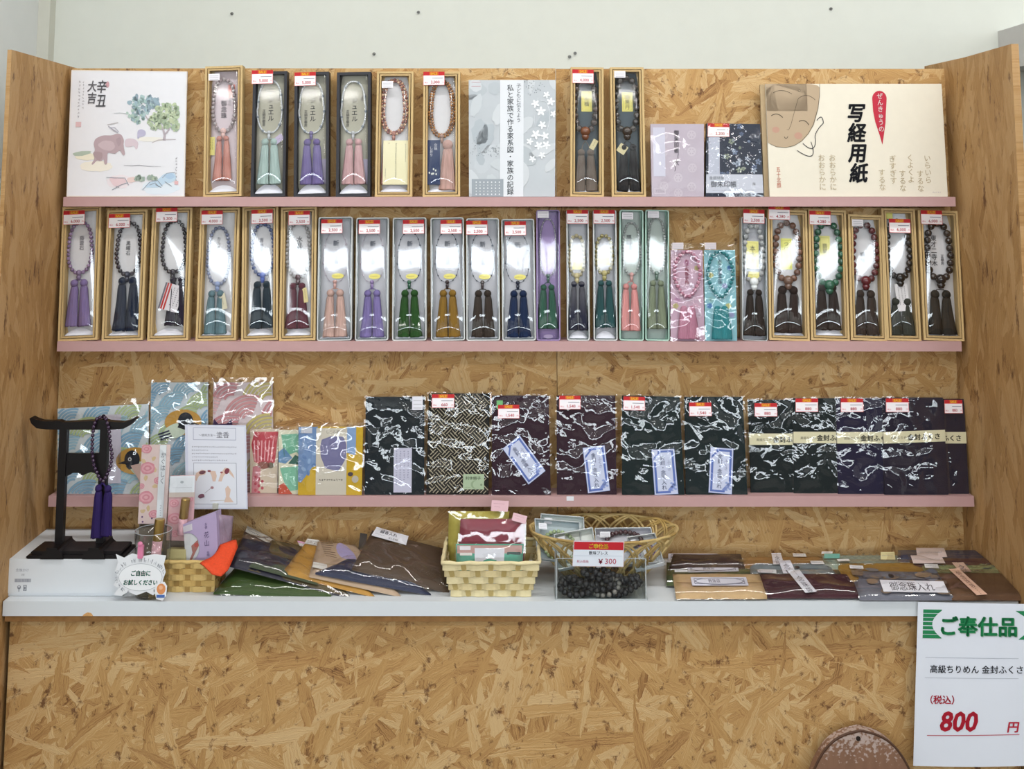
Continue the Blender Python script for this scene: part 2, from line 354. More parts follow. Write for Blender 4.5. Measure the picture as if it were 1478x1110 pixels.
class Quad:
    """four world corners (TL, TR, BR, BL); u to the right, v downwards, h out of the face"""
    def __init__(s, tl, tr, br, bl, base=0.0):
        s.k = [V(a) for a in (tl, tr, br, bl)]; s.c = sum(s.k, V()) / 4
        s.n = (s.k[3] - s.k[0]).cross(s.k[1] - s.k[0]).normalized()
        if s.n.dot(E0 - s.c) < 0: s.n = -s.n
        s.w = ((s.k[1] - s.k[0]).length + (s.k[2] - s.k[3]).length) / 2; s.h = ((s.k[3] - s.k[0]).length + (s.k[2] - s.k[1]).length) / 2
        s.base = base
    def p(s, u, v, h=0.0):
        a, b, c, d = s.k
        return a * ((1 - u) * (1 - v)) + b * (u * (1 - v)) + c * (u * v) + d * ((1 - u) * v) + s.n * (h + s.base) - s.c
    def pad(s, t, nu=10, nv=10, round_=0.12, rnd=0.0, seed=0, edge=0.35):
        """a soft flat pack of thickness t"""
        mb = MB()
        def fh(u, v):
            e = min(u, 1 - u, v * s.h / s.w, (1 - v) * s.h / s.w) / round_
            q = 1 - (1 - min(e, 1)) ** 2
            return t * (edge + (1 - edge) * q) + rnd * mn.noise(V((u * 3 + seed, v * 4, seed * 1.7)))
        I = mb.grid(lambda u, v: s.p(u, v, fh(u, v)), nu, nv)
        rim = I[0][:] + [r[-1] for r in I[1:]] + I[-1][-2::-1] + [r[0] for r in I[-2:0:-1]]
        uv = [(i / nu, 0) for i in range(nu + 1)] + [(1, j / nv) for j in range(1, nv + 1)] + [(i / nu, 1) for i in range(nu - 1, -1, -1)] + [(0, j / nv) for j in range(nv - 1, 0, -1)]
        B = [mb.vert(s.p(u, v, 0)) for u, v in uv]
        for k in range(len(rim)):
            j = (k + 1) % len(rim); mb.face((rim[k], rim[j], B[j], B[k]))
        mb.face(B[::-1]); return mb
    def sheet(s, h, m=0.0, nu=14, nv=18, amp=0.0, seed=0, freq=3.0, mx=None, top=None, curl=0.0):
        """open crinkled film in front of the face, wider than it by m metres"""
        mb = MB(); du, dv = (mx if mx is not None else m) / s.w, m / s.h; dt = (top if top is not None else m) / s.h
        def fn(u, v):
            a, b = -du + u * (1 + 2 * du), -dt + v * (1 + dv + dt)
            q = V((a * freq + seed * 3.1, b * freq * s.h / s.w, seed * .77))
            z = (1 - abs(mn.noise(q)) * 2) * amp + abs(mn.noise(q * 2.3)) * amp * .7
            hh = h + max(z, 0) * min(1, 6 * min(u, 1 - u, v, 1 - v) + .15)
            if curl and b > 1 - curl: hh *= max(0.0, 1 - ((b - 1 + curl) / (curl + dv)) ** 2)
            return s.p(a, b, hh)
        mb.grid(fn, nu, nv); return mb
    def printer(s, W, H, h): return Print(W, H, lambda x, y, L: s.p(x / W, y / H, h + L * LAY))
    def sub(s, u0, v0, u1, v1, rot=0.0, h=0.0):
        """a smaller rectangle lying on this face, turned by rot about its centre"""
        cu, cv = (u0 + u1) / 2 * s.w, (v0 + v1) / 2 * s.h; c, q = math.cos(rot), math.sin(rot); P = []
        for u, v in ((u0, v0), (u1, v0), (u1, v1), (u0, v1)):
            x, y = u * s.w - cu, v * s.h - cv; P.append(s.p((cu + x * c - y * q) / s.w, (cv + x * q + y * c) / s.h, h) + s.c)
        r = Quad(*P); r.c = s.c.copy(); return r
def card(q, name, mats, parent, draw, W, H, t=0.0006, label=None, base='f6f6f4', **kw):
    """a stiff paper rectangle with its print, one mesh"""
    pr = q.printer(W, H, 0)
    pr.fn = lambda x, y, L: q.p(x / W, y / H, t + (L - 1) * LAY if L > 0 else 0)
    pr.rect(0, 0, W, H, base, 1)
    pr.col = lin(base)
    a = [pr.fn(x, y, 1) for x, y in ((0, 0), (W, 0), (W, H), (0, H))]; b = [pr.fn(x, y, 0) for x, y in ((0, 0), (W, 0), (W, H), (0, H))]
    for i in range(4): pr.poly((a[i], b[i], b[(i + 1) % 4], a[(i + 1) % 4]))
    pr.poly(b[::-1])
    draw(pr)
    return mk(name, pr, INK, parent, label=label, **kw)
SALE_R, SALE_Y = 'b8262b', 'f2c83a'
def sale(price, small='税込'):
    def d(p):
        p.rect(0, 0, 31, 5.2, SALE_R, 2); p.rect(9, 0, 22, 5.2, 'd0662a', 3); p.text('SALE', 15.5, 4.4, 4.6, SALE_Y, 4, center=True, bold=0.03)
        p.outline(0, 5.2, 31, 20, 0.5, 'e06a6e', 2)
        p.rect(13, 9.2, 29, 10.1, '7d7a86', 2); p.text(price, 17.5, 17.4, 6.0, 'cc2b3f', 3, center=True, bold=0.012); p.text(small, 1.8, 17.0, 2.6, 'cc2b3f', 3); p.text('円', 27, 17, 2.8, 'cc2b3f', 3)
    return d
def blank(p):
    r = random.Random(3)
    for y in (3, 6, 9): p.rect(2, y, 16, y + 0.8, 'b9b9c0', 2)
# ------------------------------------------------------------ room
m_wall = pm('wallpaper', 'd2d5cd', 0.85, 0.015, 30, 0.15, 0.2, bscale=900)
m_wallL = pm('wall_paint', 'd6d9d8', 0.8, 0.012, 20, 0.1, 0.2, bscale=700)
m_floor = pm('vinyl_floor', '75695c', 0.45, 0.05, 8)
m_ceil = pm('ceiling_board', 'ecece8', 0.9, 0.02, 40)
m_trim = pm('corner_trim', 'c6c6bb', 0.7, 0.02, 40)
def bxo(name, x0, x1, y0, y1, z0, z1, mat, parent=None, ch=0.0, **kw):
    c = V(((x0 + x1) / 2, (y0 + y1) / 2, z0)); mb = MB()
    mb.box(x0 - c.x, x1 - c.x, y0 - c.y, y1 - c.y, 0, z1 - z0, ch)
    return mk(name, mb, mat, parent, c if parent is None else c - parent.location, **kw)
YB = 2.45; ST = dict(kind='structure')
XL, XR = -1.052, 4.6; XLL = -4.2
bxo('floor', XLL, XR, -5.1, YB, -0.1, 0, m_floor, **ST)
bxo('ceiling', XLL, XR, -5.1, YB, CEIL, CEIL + 0.1, m_ceil, **ST)
bxo('wall_back', XL - 0.1, XR + 0.1, YB, YB + 0.1, 0, CEIL, m_wall, **ST)
bxo('wall_left', XL - 0.1, XL, 1.0, YB, 0, CEIL, m_wallL, **ST)
bxo('wall_corner', XLL, XL - 0.1, 1.0, 1.1, 0, CEIL, m_wallL, **ST)
bxo('wall_side', XLL - 0.1, XLL, -5.1, 1.1, 0, CEIL, m_wallL, **ST)
bxo('wall_right', XR, XR + 0.1, -5.1, YB, 0, CEIL, m_wallL, **ST)
wf = MB()
for a in ((XLL, XR, 0, 1.72), (XLL, XR, 2.34, CEIL), (XLL, -3.8, 1.72, 2.34), (4.2, XR, 1.72, 2.34)): wf.box(a[0], a[1], -5.1, -5.0, a[2], a[3])
mk('wall_front', wf, pm('shop_far_wall', '625c54', 0.8, 0.1, 4), **ST)
m_glass = film('window_glass', 1.5, 0.02)
m_alu = pm('window_aluminium', '8d9094', 0.4, 0.03, 40, metal=0.6)
wn = empty('window_glare_1', V((0.2, -5.05, 1.72))); wn['kind'] = 'structure'  # unseen high window, added and sized so the films catch its glare
wm = MB()
for x in (-3.97, -2, 0, 2, 3.97): wm.box(x - 0.025, x + 0.025, -0.03, 0.03, 0, 0.62)
for z in (0, 0.57): wm.box(-4, 4, -0.03, 0.03, z, z + 0.05)
mk('window_frame', wm, m_alu, wn)
wg = MB(); wg.box(-4, 4, -0.004, 0.004, 0.03, 0.59); mk('window_pane', wg, m_glass, wn)
bxo('trim_1', XL, XL + 0.026, YB - 0.03, YB, 0, CEIL, m_trim, **ST)
# grey housing and dark window beyond the right side panel
m_grey = pm('grey_housing', 'c3c1bf', 0.6, 0.02, 30); m_dark = pm('dark_glass', '4b5257', 0.25, 0.05, 6)
bxo('trim_2', 1.09, 1.6, 1.2, YB, 1.795, 1.885, m_grey, **ST)
w2 = empty('window_2', V((1.13, 1.75, 1.0))); w2['kind'] = 'structure'
q = MB(); q.box(0, 0.03, -0.5, 0.62, 0.52, 0.775); mk('window_pane', q, m_dark, w2)
q = MB(); q.box(-0.005, 0.04, -0.5, 0.62, 0.5, 0.535); q.box(-0.005, 0.04, -0.5, 0.62, 0.768, 0.795); mk('window_frame', q, m_alu, w2)
bxo('trim_3', 1.13, 1.6, 1.25, YB, 0, 1.5, m_wallL, **ST)
# ceiling fixtures (out of frame, they carry the tubes)
m_fix = pm('fixture_white', 'e8e8e6', 0.5, 0.01, 30)
for i, (x, y) in enumerate(TUBES):
    f = MB(); f.prism([(-0.62, 0), (-0.62, -0.02), (-0.58, -0.055), (0.58, -0.055), (0.62, -0.02), (0.62, 0)], -0.08, 0.08)
    o = mk('trim_%d' % (i + 4), f, m_fix, None, V((x, y, CEIL)), kind='structure')
# little screws left in the wall
m_steel = pm('screw_steel', '6d6c68', 0.4, 0.05, 200, metal=0.8)
SC = [(335, 20, 'on the wall above the first pale wooden box'), (540, 78, 'on the wall above the box of pink stone beads'), (604, 18, 'near the top of the wall above the box of brown beads'),
      (822, 82, 'left of a pair of wall screws above the tall dark bead box'), (830, 77, 'right of a pair of wall screws above the tall dark bead box'), (1199, 13, 'near the top of the wall above the calligraphy paper pad')]
for x, y, t in SC:
    s = MB(); s.T = Matrix.Rotation(math.pi / 2, 4, 'X'); s.lathe([(0.0006, 0.012), (0.0012, 0.011), (0.0012, 0.002), (0.0038, 0.002), (0.0034, 0)], 10)
    s.T = None
    mk('wall_screw', s, m_steel, None, at(x, y, YB) + V((0, 0.0, 0)), label='small steel screw ' + t, cat='screw', group='screws left in the wall')
# ------------------------------------------------------------ the strand board booth
XI, XIR = -0.884, 0.876; YD = 2.2; ZT = 1.775; YF = 1.91; ZC = 0.8325
m_osb = osb('strand_board_back', (0, 2), False, 0.96); m_osbs = osb('strand_board_side', (1, 2), True, 0.9)
m_osbf = osb('strand_board_front', (0, 2), False, 0.9, 25)
m_edge = pm('strand_board_edge', '8f683c', 0.8, 0.16, 90, 0.3, stretch=(1, 1, 1))
booth = empty('display_booth', V((0, 2.1, 0)), 'strand board booth with two side wings and three pink shelf rails', 'display stand')
xs = at(803, 300, YD).x
bxo('back_panel', XI + 0.001, xs - 0.0006, YD, YD + 0.012, 0, ZT + 0.001, m_osb, booth)
bxo('back_panel', xs + 0.0006, XIR - 0.001, YD + 0.001, YD + 0.013, 0, ZT, m_osb, booth)
for s, x0, x1 in ((-1, XI - 0.012, XI), (1, XIR, XIR + 0.013)):
    mb = MB(); zt = 1.779 if s < 0 else 1.789
    pts = [(-0.8808, YF), (-0.8735, YF), (XI, 2.2), (XI, 2.28), (XI - 0.012, 2.28), (XI - 0.012, 2.2)]
    if s > 0: pts = [(x0 - 0.004, YF), (x1 - 0.004, YF), (x1, 2.12), (x1 - 0.016, 2.285), (x0 - 0.016, 2.285), (x0, 2.12)]
    mb.prismz([(x - 0, y - 2.1) for x, y in pts], 0, zt)
    mk('side_panel', mb, m_osbs, booth)
m_pink = pm('pink_rail_paint', 'b99594', 0.5, 0.02, 60, 0.0, 0.35)
LED = {1: (1.5205, 1.502, -0.866, 0.856), 2: (1.247, 1.2285, -0.866, 0.856), 3: (0.9625, 0.9435, -0.870, 0.867)}
YE = 2.142
for k, (zt, zb, x0, x1) in LED.items():
    bxo('shelf_rail', x0, x1, YE, YD - 0.0005, zb, zt, m_pink, booth)
# ------------------------------------------------------------ counter
m_white = pm('white_melamine', 'cfd5da', 0.35, 0.01, 30, 0.0, 0.4)
ctr = empty('counter', V((0, 2.08, 0)), 'wide counter with a chipped white melamine top on a strand board front', 'counter')
mb = MB(); mb.box(-0.8745, 0.87, 1.98 - 2.08, YD - 0.001 - 2.08, 0.8085, ZC)
top = mk('worktop', mb, m_white, ctr)
m_chip = pm('bare_chipboard', 'c99a63', 0.9, 0.2, 300)
p0 = at(128, 884, 1.98); ch = MB()
ch.prism([(-0.0105, 0), (-0.008, 0.003), (-0.002, 0.006), (0.004, 0.005), (0.0075, 0.001), (0.0075, 0)], -0.0004, 0.002)
mk('chip', ch, m_chip, top, V((p0.x, 1.98 - 2.08, 0.8086)), label='chipped bare edge of the white top')
bxo('edge_board', XI + 0.0115, XIR - 0.006, 1.985, 2.19, 0.7975, 0.8082, m_edge, ctr)
bxo('front_panel', XI + 0.0145, XIR - 0.006, 2.0, 2.012, 0, 0.797, m_osbf, ctr)
# ------------------------------------------------------------ boxed prayer beads
m_pine = pm('pale_box_wood', 'c3a877', 0.6, 0.07, 40, 0.15, 0.3, stretch=(6, 6, 0.5))
m_pine2 = pm('pale_box_wood_inner', 'b59a6c', 0.6, 0.07, 40, 0.15, 0.3, stretch=(6, 6, 0.5))
m_black = pm('black_box_card', '23232a', 0.5, 0.05, 60)
m_plast = pm('frosted_plastic', 'b9bcba', 0.3, 0.02, 30, spec=0.5)
m_purpb = pm('lilac_box', '8f7aa6', 0.5, 0.03, 30)
m_greenb = pm('mint_plastic', '9fc3b2', 0.3, 0.03, 30, spec=0.5)
m_film1 = film('box_film', 1.68, 0.06)
m_clear = film('clear_plastic', 1.5, 0.03, tint='f4f8f8')
LIN = {k: pm('lining_' + k, c, 0.75, 0.015, 120, 0.1, 0.3) for k, c in
       dict(white='d3d3d6', khaki='a9a797', slate='46525a', pink='cfc2c8', grey='bcbdc4', lilac='9a86b4', green='aeb9b4', pad='dcdde6').items()}
THREAD = {}
def thread(c, c2=None):
    k = c + (c2 or '')
    if k not in THREAD:
        m = pm('thread_' + k, c, 0.65, 0.26, 30, 0.4, 0.2, stretch=(45, 45, 1))
        if c2:
            t = m.node_tree; n = t.nodes; p = n['Principled BSDF']; src = p.inputs['Base Color'].links[0].from_socket
            tc = n.new('ShaderNodeTexCoord'); sx = n.new('ShaderNodeSeparateXYZ'); t.links.new(tc.outputs['Object'], sx.inputs[0])
            mr = n.new('ShaderNodeMapRange'); mr.inputs[1].default_value = -0.02; mr.inputs[2].default_value = -0.06; t.links.new(sx.outputs[2], mr.inputs[0])
            mx = n.new('ShaderNodeMix'); mx.data_type = 'RGBA'; mx.inputs[7].default_value = lin(c2)
            t.links.new(mr.outputs[0], mx.inputs[0]); t.links.new(src, mx.inputs[6]); t.links.new(mx.outputs[2], p.inputs['Base Color'])
        THREAD[k] = m
    return THREAD[k]
BEADM = {}
def bead_mesh(c, gloss=True, n=12, m=8, clear=False):
    k = (c, gloss, clear)
    if k not in BEADM:
        mat = pm('bead_' + c + ('_clear' if clear else ''), c, 0.12 if gloss else 0.5, 0.14, 2.5, 0, 0.5, trans=0.55 if clear else 0, coat=0.3 if gloss else 0)
        mb = MB(); mb.sphere((0, 0, 0), 1, n, m); BEADM[k] = mesh_of('bead', mb, mat, True)
    return BEADM[k]
def tassel_mb(L, wt, wb, d, seed=0, n=36):
    """hanging bundle of threads, top at z = 0"""
    r = random.Random(seed); mb = MB(); k = 9 + seed % 4
    prof = [(0.0, 0.35), (0.02, 0.62), (0.06, 0.86), (0.13, 1.02), (0.22, 1.08), (0.45, None), (0.75, None), (0.97, None), (1.0, None)]
    ph = r.uniform(0, 6); rings = []
    for t, s in prof:
        ring = []
        for i in range(n):
            a = 6.28319 * i / n; w = wt * s if s else wt * 1.08 + (wb - wt * 1.08) * (t - 0.2) / 0.8
            g = 1 - 0.16 * abs(math.sin(a * k / 2 + ph + 0.5 * math.sin(t * 3))) - 0.04 * math.sin(a * 13 + t * 4)
            if t < 0.05: g = 1
            dd = d * (s if s else 1.08)
            z = -L * t + (r.uniform(-.02, .02) * L if t == 1.0 else 0)
            ring.append(mb.vert((w / 2 * math.cos(a) * g + 0.02 * wb * math.sin(t * 4 + ph), dd / 2 * math.sin(a) * g, z)))
        rings.append(ring)
    for A, B in zip(rings, rings[1:]):
        for i in range(n): mb.face((A[i], A[(i + 1) % n], B[(i + 1) % n], B[i]))
    mb.face(rings[0][::-1]); mb.face(rings[-1]); return mb
def loop_pts(cx, zt, zb, hw, n, top_flat=0.6, sag=0.75):
    """closed egg-shaped path, clockwise from the bottom"""
    P = []; h = zt - zb; cz = zb + h * 0.5
    for i in range(n):
        a = -math.pi / 2 - 6.28319 * i / n; c, s = math.cos(a), math.sin(a)
        e = 0.78
        x = abs(c) ** e * (1 if c > 0 else -1); z = abs(s) ** 0.9 * (1 if s > 0 else -1)
        P.append((cx + hw * x * (1 - 0.06 * (z > 0)), cz + h / 2 * z))
    return P
def along(P, step, start=0.0, closed=True):
    Q = list(P) + ([P[0]] if closed else []); tot = sum(math.dist(a, b) for a, b in zip(Q, Q[1:])); n = max(int(round(tot / step)), 3); st = tot / n; out = []; d = start * st; acc = 0
    for a, b in zip(Q, Q[1:]):
        l = math.dist(a, b)
        while d <= acc + l and len(out) < n:
            t = (d - acc) / l if l else 0; out.append((a[0] + (b[0] - a[0]) * t, a[1] + (b[1] - a[1]) * t)); d += st
        acc += l
    return out
def shelf_frame(k, xbl, xbr, xtl, xtr, yt, lean=5.0, Yb=None, dz=0.0):
    """frame of a flat-fronted thing standing on shelf k and leaning back: matrix, width, height, metres per pixel"""
    Yb = Yb or YE + 0.008; z = LED[k][0] + 0.0004 + dz; a = math.radians(lean)
    P0 = V((0, Yb, z)); n = V((0, -math.cos(a), math.sin(a)))
    # bottom corners at that depth
    yb = {1: 284, 2: 492.5, 3: 715.5}[k]
    xl = at(xbl, yb, Yb).x; xr = at(xbr, yb, Yb).x; B = V(((xl + xr) / 2, Yb, z))
    tl, tr = atp(xtl, yt, P0, n), atp(xtr, yt, P0, n); T = (tl + tr) / 2
    up = (T - B); h = up.length; up.normalize(); yin = -n; x = yin.cross(up).normalized()
    M = Matrix(((x.x, yin.x, up.x, B.x), (x.y, yin.y, up.y, B.y), (x.z, yin.z, up.z, B.z), (0, 0, 0, 1)))
    w = ((xr - xl) + (tr - tl).length) / 2
    return M, w, h, w / ((xbr - xbl + xtr - xtl) / 2)
SHELFN = {1: 'top', 2: 'middle', 3: 'bottom'}
nbox = [0]
def juzu_box(k, style, quad, loop, bead, tassel, desc, where, tag=None, txt=(), cards=(), lining='white', boss=None, D=0.022, glare=0, lobe=0.11, tassel2=None, spread=0.5):
    """a shallow presentation box on shelf k with a string of prayer beads in it.
    loop = (cx, top, bottom, half width) and tassel = (cx, top, bottom, width, colour) in fractions of the box"""
    nbox[0] += 1; seed = nbox[0]; rnd = random.Random(seed)
    M, w, h, s = shelf_frame(k, *quad, lean=4.2 if k == 1 else 5.0); rowg = SHELFN[k]
    bname = dict(wood='pale wooden box', black='black card box', plastic='frosted plastic box', purple='lilac box', green='mint tinted plastic box', clear='clear plastic box')[style]
    bd, tn = desc.split(' with a ') if ' with a ' in desc else (desc, None)
    root = empty('bead_box', M, f'{bname} with a {tn}, {where}' if tn else f'{bname} of {desc}, {where}', 'gift box', f'bead boxes on the {rowg} shelf')
    fx = lambda u: (u - 0.5) * w; fz = lambda v: h * (1 - v)
    if style == 'wood':
        tb, lay = 0.0042, 0.015
        a = MB(); a.frame(w, h, tb, 0.001, D); a.box(-w / 2 + tb, w / 2 - tb, D - 0.003, D, tb, h - tb); mk('tray', a, m_pine, root)
        a = MB(); a.frame(w - 2 * tb - 0.0026, h - 2 * tb - 0.0026, 0.0034, 0.0, 0.016, tb + 0.0013); mk('inner_frame', a, m_pine2, root)
        ins = tb + 0.0013 + 0.0034
    elif style == 'black':
        tb, lay = 0.0055, 0.014; a = MB(); a.frame(w, h, tb, 0, D); a.box(-w / 2 + tb, w / 2 - tb, D - 0.003, D, tb, h - tb); mk('tray', a, m_black, root); ins = tb
    else:
        mat = dict(plastic=m_plast, purple=m_purpb, green=m_greenb, clear=m_plast)[style]; tb = 0.0022 if style != 'clear' else 0.0009; lay = 0.014
        a = MB(); a.frame(w, h, tb, 0.0, D, 0, 0.004); a.box(-w / 2 + tb, w / 2 - tb, D - 0.003, D, tb, h - tb); mk('tray', a, mat, root)
        a = MB(); a.frame(w - 2 * tb - 0.001, h - 2 * tb - 0.001, 0.0012, 0.002, 0.012, tb + 0.0005, 0.003); mk('lid_rim', a, m_clear, root); ins = tb + 0.001
    wi, hi = w - 2 * ins, h - 2 * ins
    a = MB(); a.grid(lambda u, v: ((u - .5) * wi, lay + 0.004 * (abs(2 * u - 1) ** 6 + 0.7 * abs(2 * v - 1) ** 14) - 0.0, ins + v * hi), 10, 10)
    a.f = [f[::-1] for f in a.f]; ln = mk('lining', a, LIN[lining], root, smooth=True)
    pr = Print(w, h, lambda x, y, L: (x - w / 2, lay - 0.0004 - L * LAY, h - y))
    for t in txt:
        st, u, v, sz, col = t[:5]; pr.text(st, u * w, v * h, sz * s, col, 2, vert=True, bold=t[5] if len(t) > 5 else 0.01)
    if pr.f: mk('lining_print', pr, INK, root)
    for c in cards:                               # (kind, u0, v0, u1, v1, colour, rot, draw)
        kind, u0, v0, u1, v1, col, rot, dr = c
        cw, chh = (u1 - u0) * w, (v1 - v0) * h; yc = 0.0035 if kind == 'front' else lay - 0.0012
        o = (fx((u0 + u1) / 2), yc, fz((v0 + v1) / 2))
        p2 = Print(cw / s, chh / s, lambda x, y, L: (x * s - cw / 2, -L * LAY, chh / 2 - y * s))
        if kind == 'oval': p2.ell(cw / s / 2, chh / s / 2, cw / s / 2, chh / s / 2, col, 0, 20)
        else:
            p2.rect(0, 0, cw / s, chh / s, col, 0); p2.rect(0, 0, cw / s, chh / s, col, -3)
        if dr: dr(p2, rnd)
        mk('paper_slip', p2, INK, root, Matrix.Translation(o) @ Matrix.Rotation(rot, 4, 'Y'))
    if style in ('wood', 'black', 'plastic'):        # end of the padded cushion, tilted up to the room
        ce = MB(); eh = hi * lobe * 0.5
        ce.grid(lambda u, v: ((u - .5) * wi * .96, .0125 - .006 * (1 - v), ins + .001 + v * eh * (1 - (2 * u - 1) ** 2 * .85)), 12, 3); mk('cushion_end', ce, LIN['pad'], root, smooth=True)
    # film window: dips at the foot and ripples so that it catches the lights
    am = (0.0001 if k == 1 else 0.0013) * rnd.uniform(.8, 1.3); zc_ = .73 + rnd.uniform(-.06, .05); tw = rnd.uniform(-.05, .05) if style != 'wood' else (.16 if seed < 20 else -.12) * rnd.uniform(.6, 1.4); cv = rnd.uniform(.04, .12)
    def ff(u, v):
        x = 2 * u - 1; z = v; dz = lobe * (1 - 0.72 * x * x); y = 0.0008
        if z < dz: y += 0.013 * (1 - z / dz) ** 1.9
        y += am * (1 - math.cos(4.8 * (z - zc_ + tw * x - cv * x * x + .02 * math.sin(x * 4 + seed)))) * min(1, (1 - abs(x)) * 5) * min(1, max(0, z - dz) * 10)
        y += 0.004 * max(0, abs(x) - 0.82) / 0.18
        return ((u - .5) * wi, y, ins + v * hi)
    a = MB(); a.grid(ff, 16, 44); mk('film_window', a, m_film1, root, smooth=True)
    if tag:
        kind, u, v = tag[:3]
        if kind == 'sale':
            q = Print(31, 20, lambda x, y, L: ((u * w) - w / 2 + x * s, -0.0006 - L * LAY, h - v * h - y * s)); q.rect(0, 0, 31, 20, 'f4f0f2', 0); q.rect(0, 0, 31, 20, 'f4f0f2', 1); sale(tag[3])(q)
            mk('price_sticker', q, INK, root)
        else:
            q = Print(18, 11, lambda x, y, L: ((u * w) - w / 2 + x * s * 0.9, -0.0006 - L * LAY, h - v * h - y * s * 0.9)); q.rect(0, 0, 18, 11, tag[3] if len(tag) > 3 else 'e6e3e8', 0); q.rect(0, 0, 18, 11, tag[3] if len(tag) > 3 else 'e6e3e8', 1); blank(q)
            mk('price_sticker', q, INK, root)
    # ---- the prayer beads
    jz = empty('prayer_beads', M, f'{desc}, {where}' if 'box' in where or 'booklet' in where else f'{desc}, boxed {where}', 'prayer beads', f'prayer beads on the {rowg} shelf')
    rp, cols, mode = bead; r = rp * s
    clear = mode.endswith('clear')
    def string(P, rr, closed=True, yy=None):
        y = yy or lay - rr - 0.0005
        c = MB(); c.tube([(x, y, z) for x, z in P], min(rr * 0.3, 0.0006), 6, closed)
        mk('cord', c, thread(cols[0]), jz)
        if mode.startswith('cord'): return y
        pos = along(P, rr * 2.02)
        if rp >= 2.6:
            for i, (x, z) in enumerate(pos):
                b = mk('bead', bead_mesh(cols[i % len(cols)], True, clear=clear), None, jz, (x, y, z)); b.scale = (rr, rr, rr)
        else:
            c = MB()
            for i, (x, z) in enumerate(pos):
                c.mat = i % len(cols); c.sphere((x, y, z), rr, 8, 5)
            mk('bead_strand', c, [bead_mesh(q, clear=clear).materials[0] for q in cols], jz, smooth=True, kind='stuff')
        return y
    cx, v0, v1, hw = loop; P = loop_pts(fx(cx), fz(v0), fz(v1), hw * w, 64)
    y0 = string(P, r)
    if mode.startswith('double'):
        string([(fx(cx) + (x - fx(cx)) * 0.78, fz(v1) + 0.004 + (z - fz(v1)) * 0.93) for x, z in P], r * 0.92, yy=y0 - 0.001)
    if mode.startswith('cord'):                   # thin cord with a few larger beads on it
        c = MB(); n = len(P)
        for i, (x, z) in enumerate(along(P, (0.0034 if mode == 'cordfine' else 0.012))):
            big = (i % 9 == 4); c.mat = 1 if big else 0; c.sphere((x, y0, z), r * (1.5 if big else 1.0), 8, 5)
        mk('bead_strand', c, [bead_mesh(cols[-1], clear=False).materials[0], bead_mesh(cols[0]).materials[0]], jz, smooth=True, kind='stuff')
    if tassel:
        tcx, t0, t1, tw_, tc = tassel[:5]; c2 = tassel[5] if len(tassel) > 5 else None; tm = thread(tc, c2)
        bz = fz(v1); br = max(r * 1.5, 0.0042); bc = boss or tc
        b = mk('parent_bead', bead_mesh(bc), None, jz, (fx(cx), lay - br - 0.001, bz)); b.scale = (br, br, br)
        neck = MB(); neck.lathe([(br * .55, 0), (br * .8, -0.004), (br * .45, -0.011)], 10, (fx(cx), lay - br - 0.001, bz - br * 0.6)); mk('neck_bead', neck, bead_mesh(bc).materials[0], jz, smooth=True)
        L = (t1 - t0) * h; W2 = tw_ * w; zt = fz(t0); hd = W2 * 0.19
        for sd in (-1, 1):
            if tassel2 and sd < 0: continue
            xo = fx(tcx) + (sd * W2 * 0.225 if not tassel2 else 0); ww = W2 * spread if not tassel2 else W2
            yy = lay - 0.0062 - (0.001 if sd > 0 else 0)
            cd = MB(); cd.tube([(fx(cx), lay - br - 0.001, bz - br - 0.008), ((fx(cx) + xo) / 2 + sd * 0.001, lay - 0.006, (bz - br - 0.008 + zt + hd) / 2 + 0.001), (xo, yy, zt + hd * 0.4)], 0.0009, 6); mk('cord', cd, tm, jz)
            t = mk('tassel', tassel_mb(L, ww * 0.74, ww * 1.26, min(0.011, ww * .8), seed * 2 + (sd > 0)), tm, jz, Matrix.Translation((xo, yy, zt)) @ Matrix.Rotation(-sd * 0.035 * (not tassel2), 4, 'Y'), smooth=True)
            kb = MB(); kb.sphere((0, 0, 0), 1, 12, 8); e = mk('knot', kb, tm, t, (0, -0.001, ww * 0.1), smooth=True); e.scale = (ww * 0.36, min(0.0064, ww * .4), ww * 0.36)
    return root, jz
def vtext(st, col='3a3a44'):
    def d(p, r):
        p.outline(p.W * .1, p.H * .06, p.W * .9, p.H * .94, .5, 'b9bd6a', 1); n = len(st); z = min(p.W * .5, p.H * .8 / n); p.text(st, p.W / 2, p.H / 2 - n * z / 2, z, col, 2, vert=True)
    return d
def lines(col='55555f', n=3, horiz=False):
    def d(p, r):
        for i in range(n):
            if horiz: p.scrawl(p.W * .15, p.H * (i + 1) / (n + 1), 2.2, int(p.W * .7 / 2.2), col, r)
            else: p.scrawl(p.W * (i + 1) / (n + 1), p.H * .12, 2.4, int(p.H * .7 / 2.4), col, r, vert=True)
    return d
OV = ('oval', .37, .46, .73, .505, 'ece27a', 0, lines('77702f', 1, True))
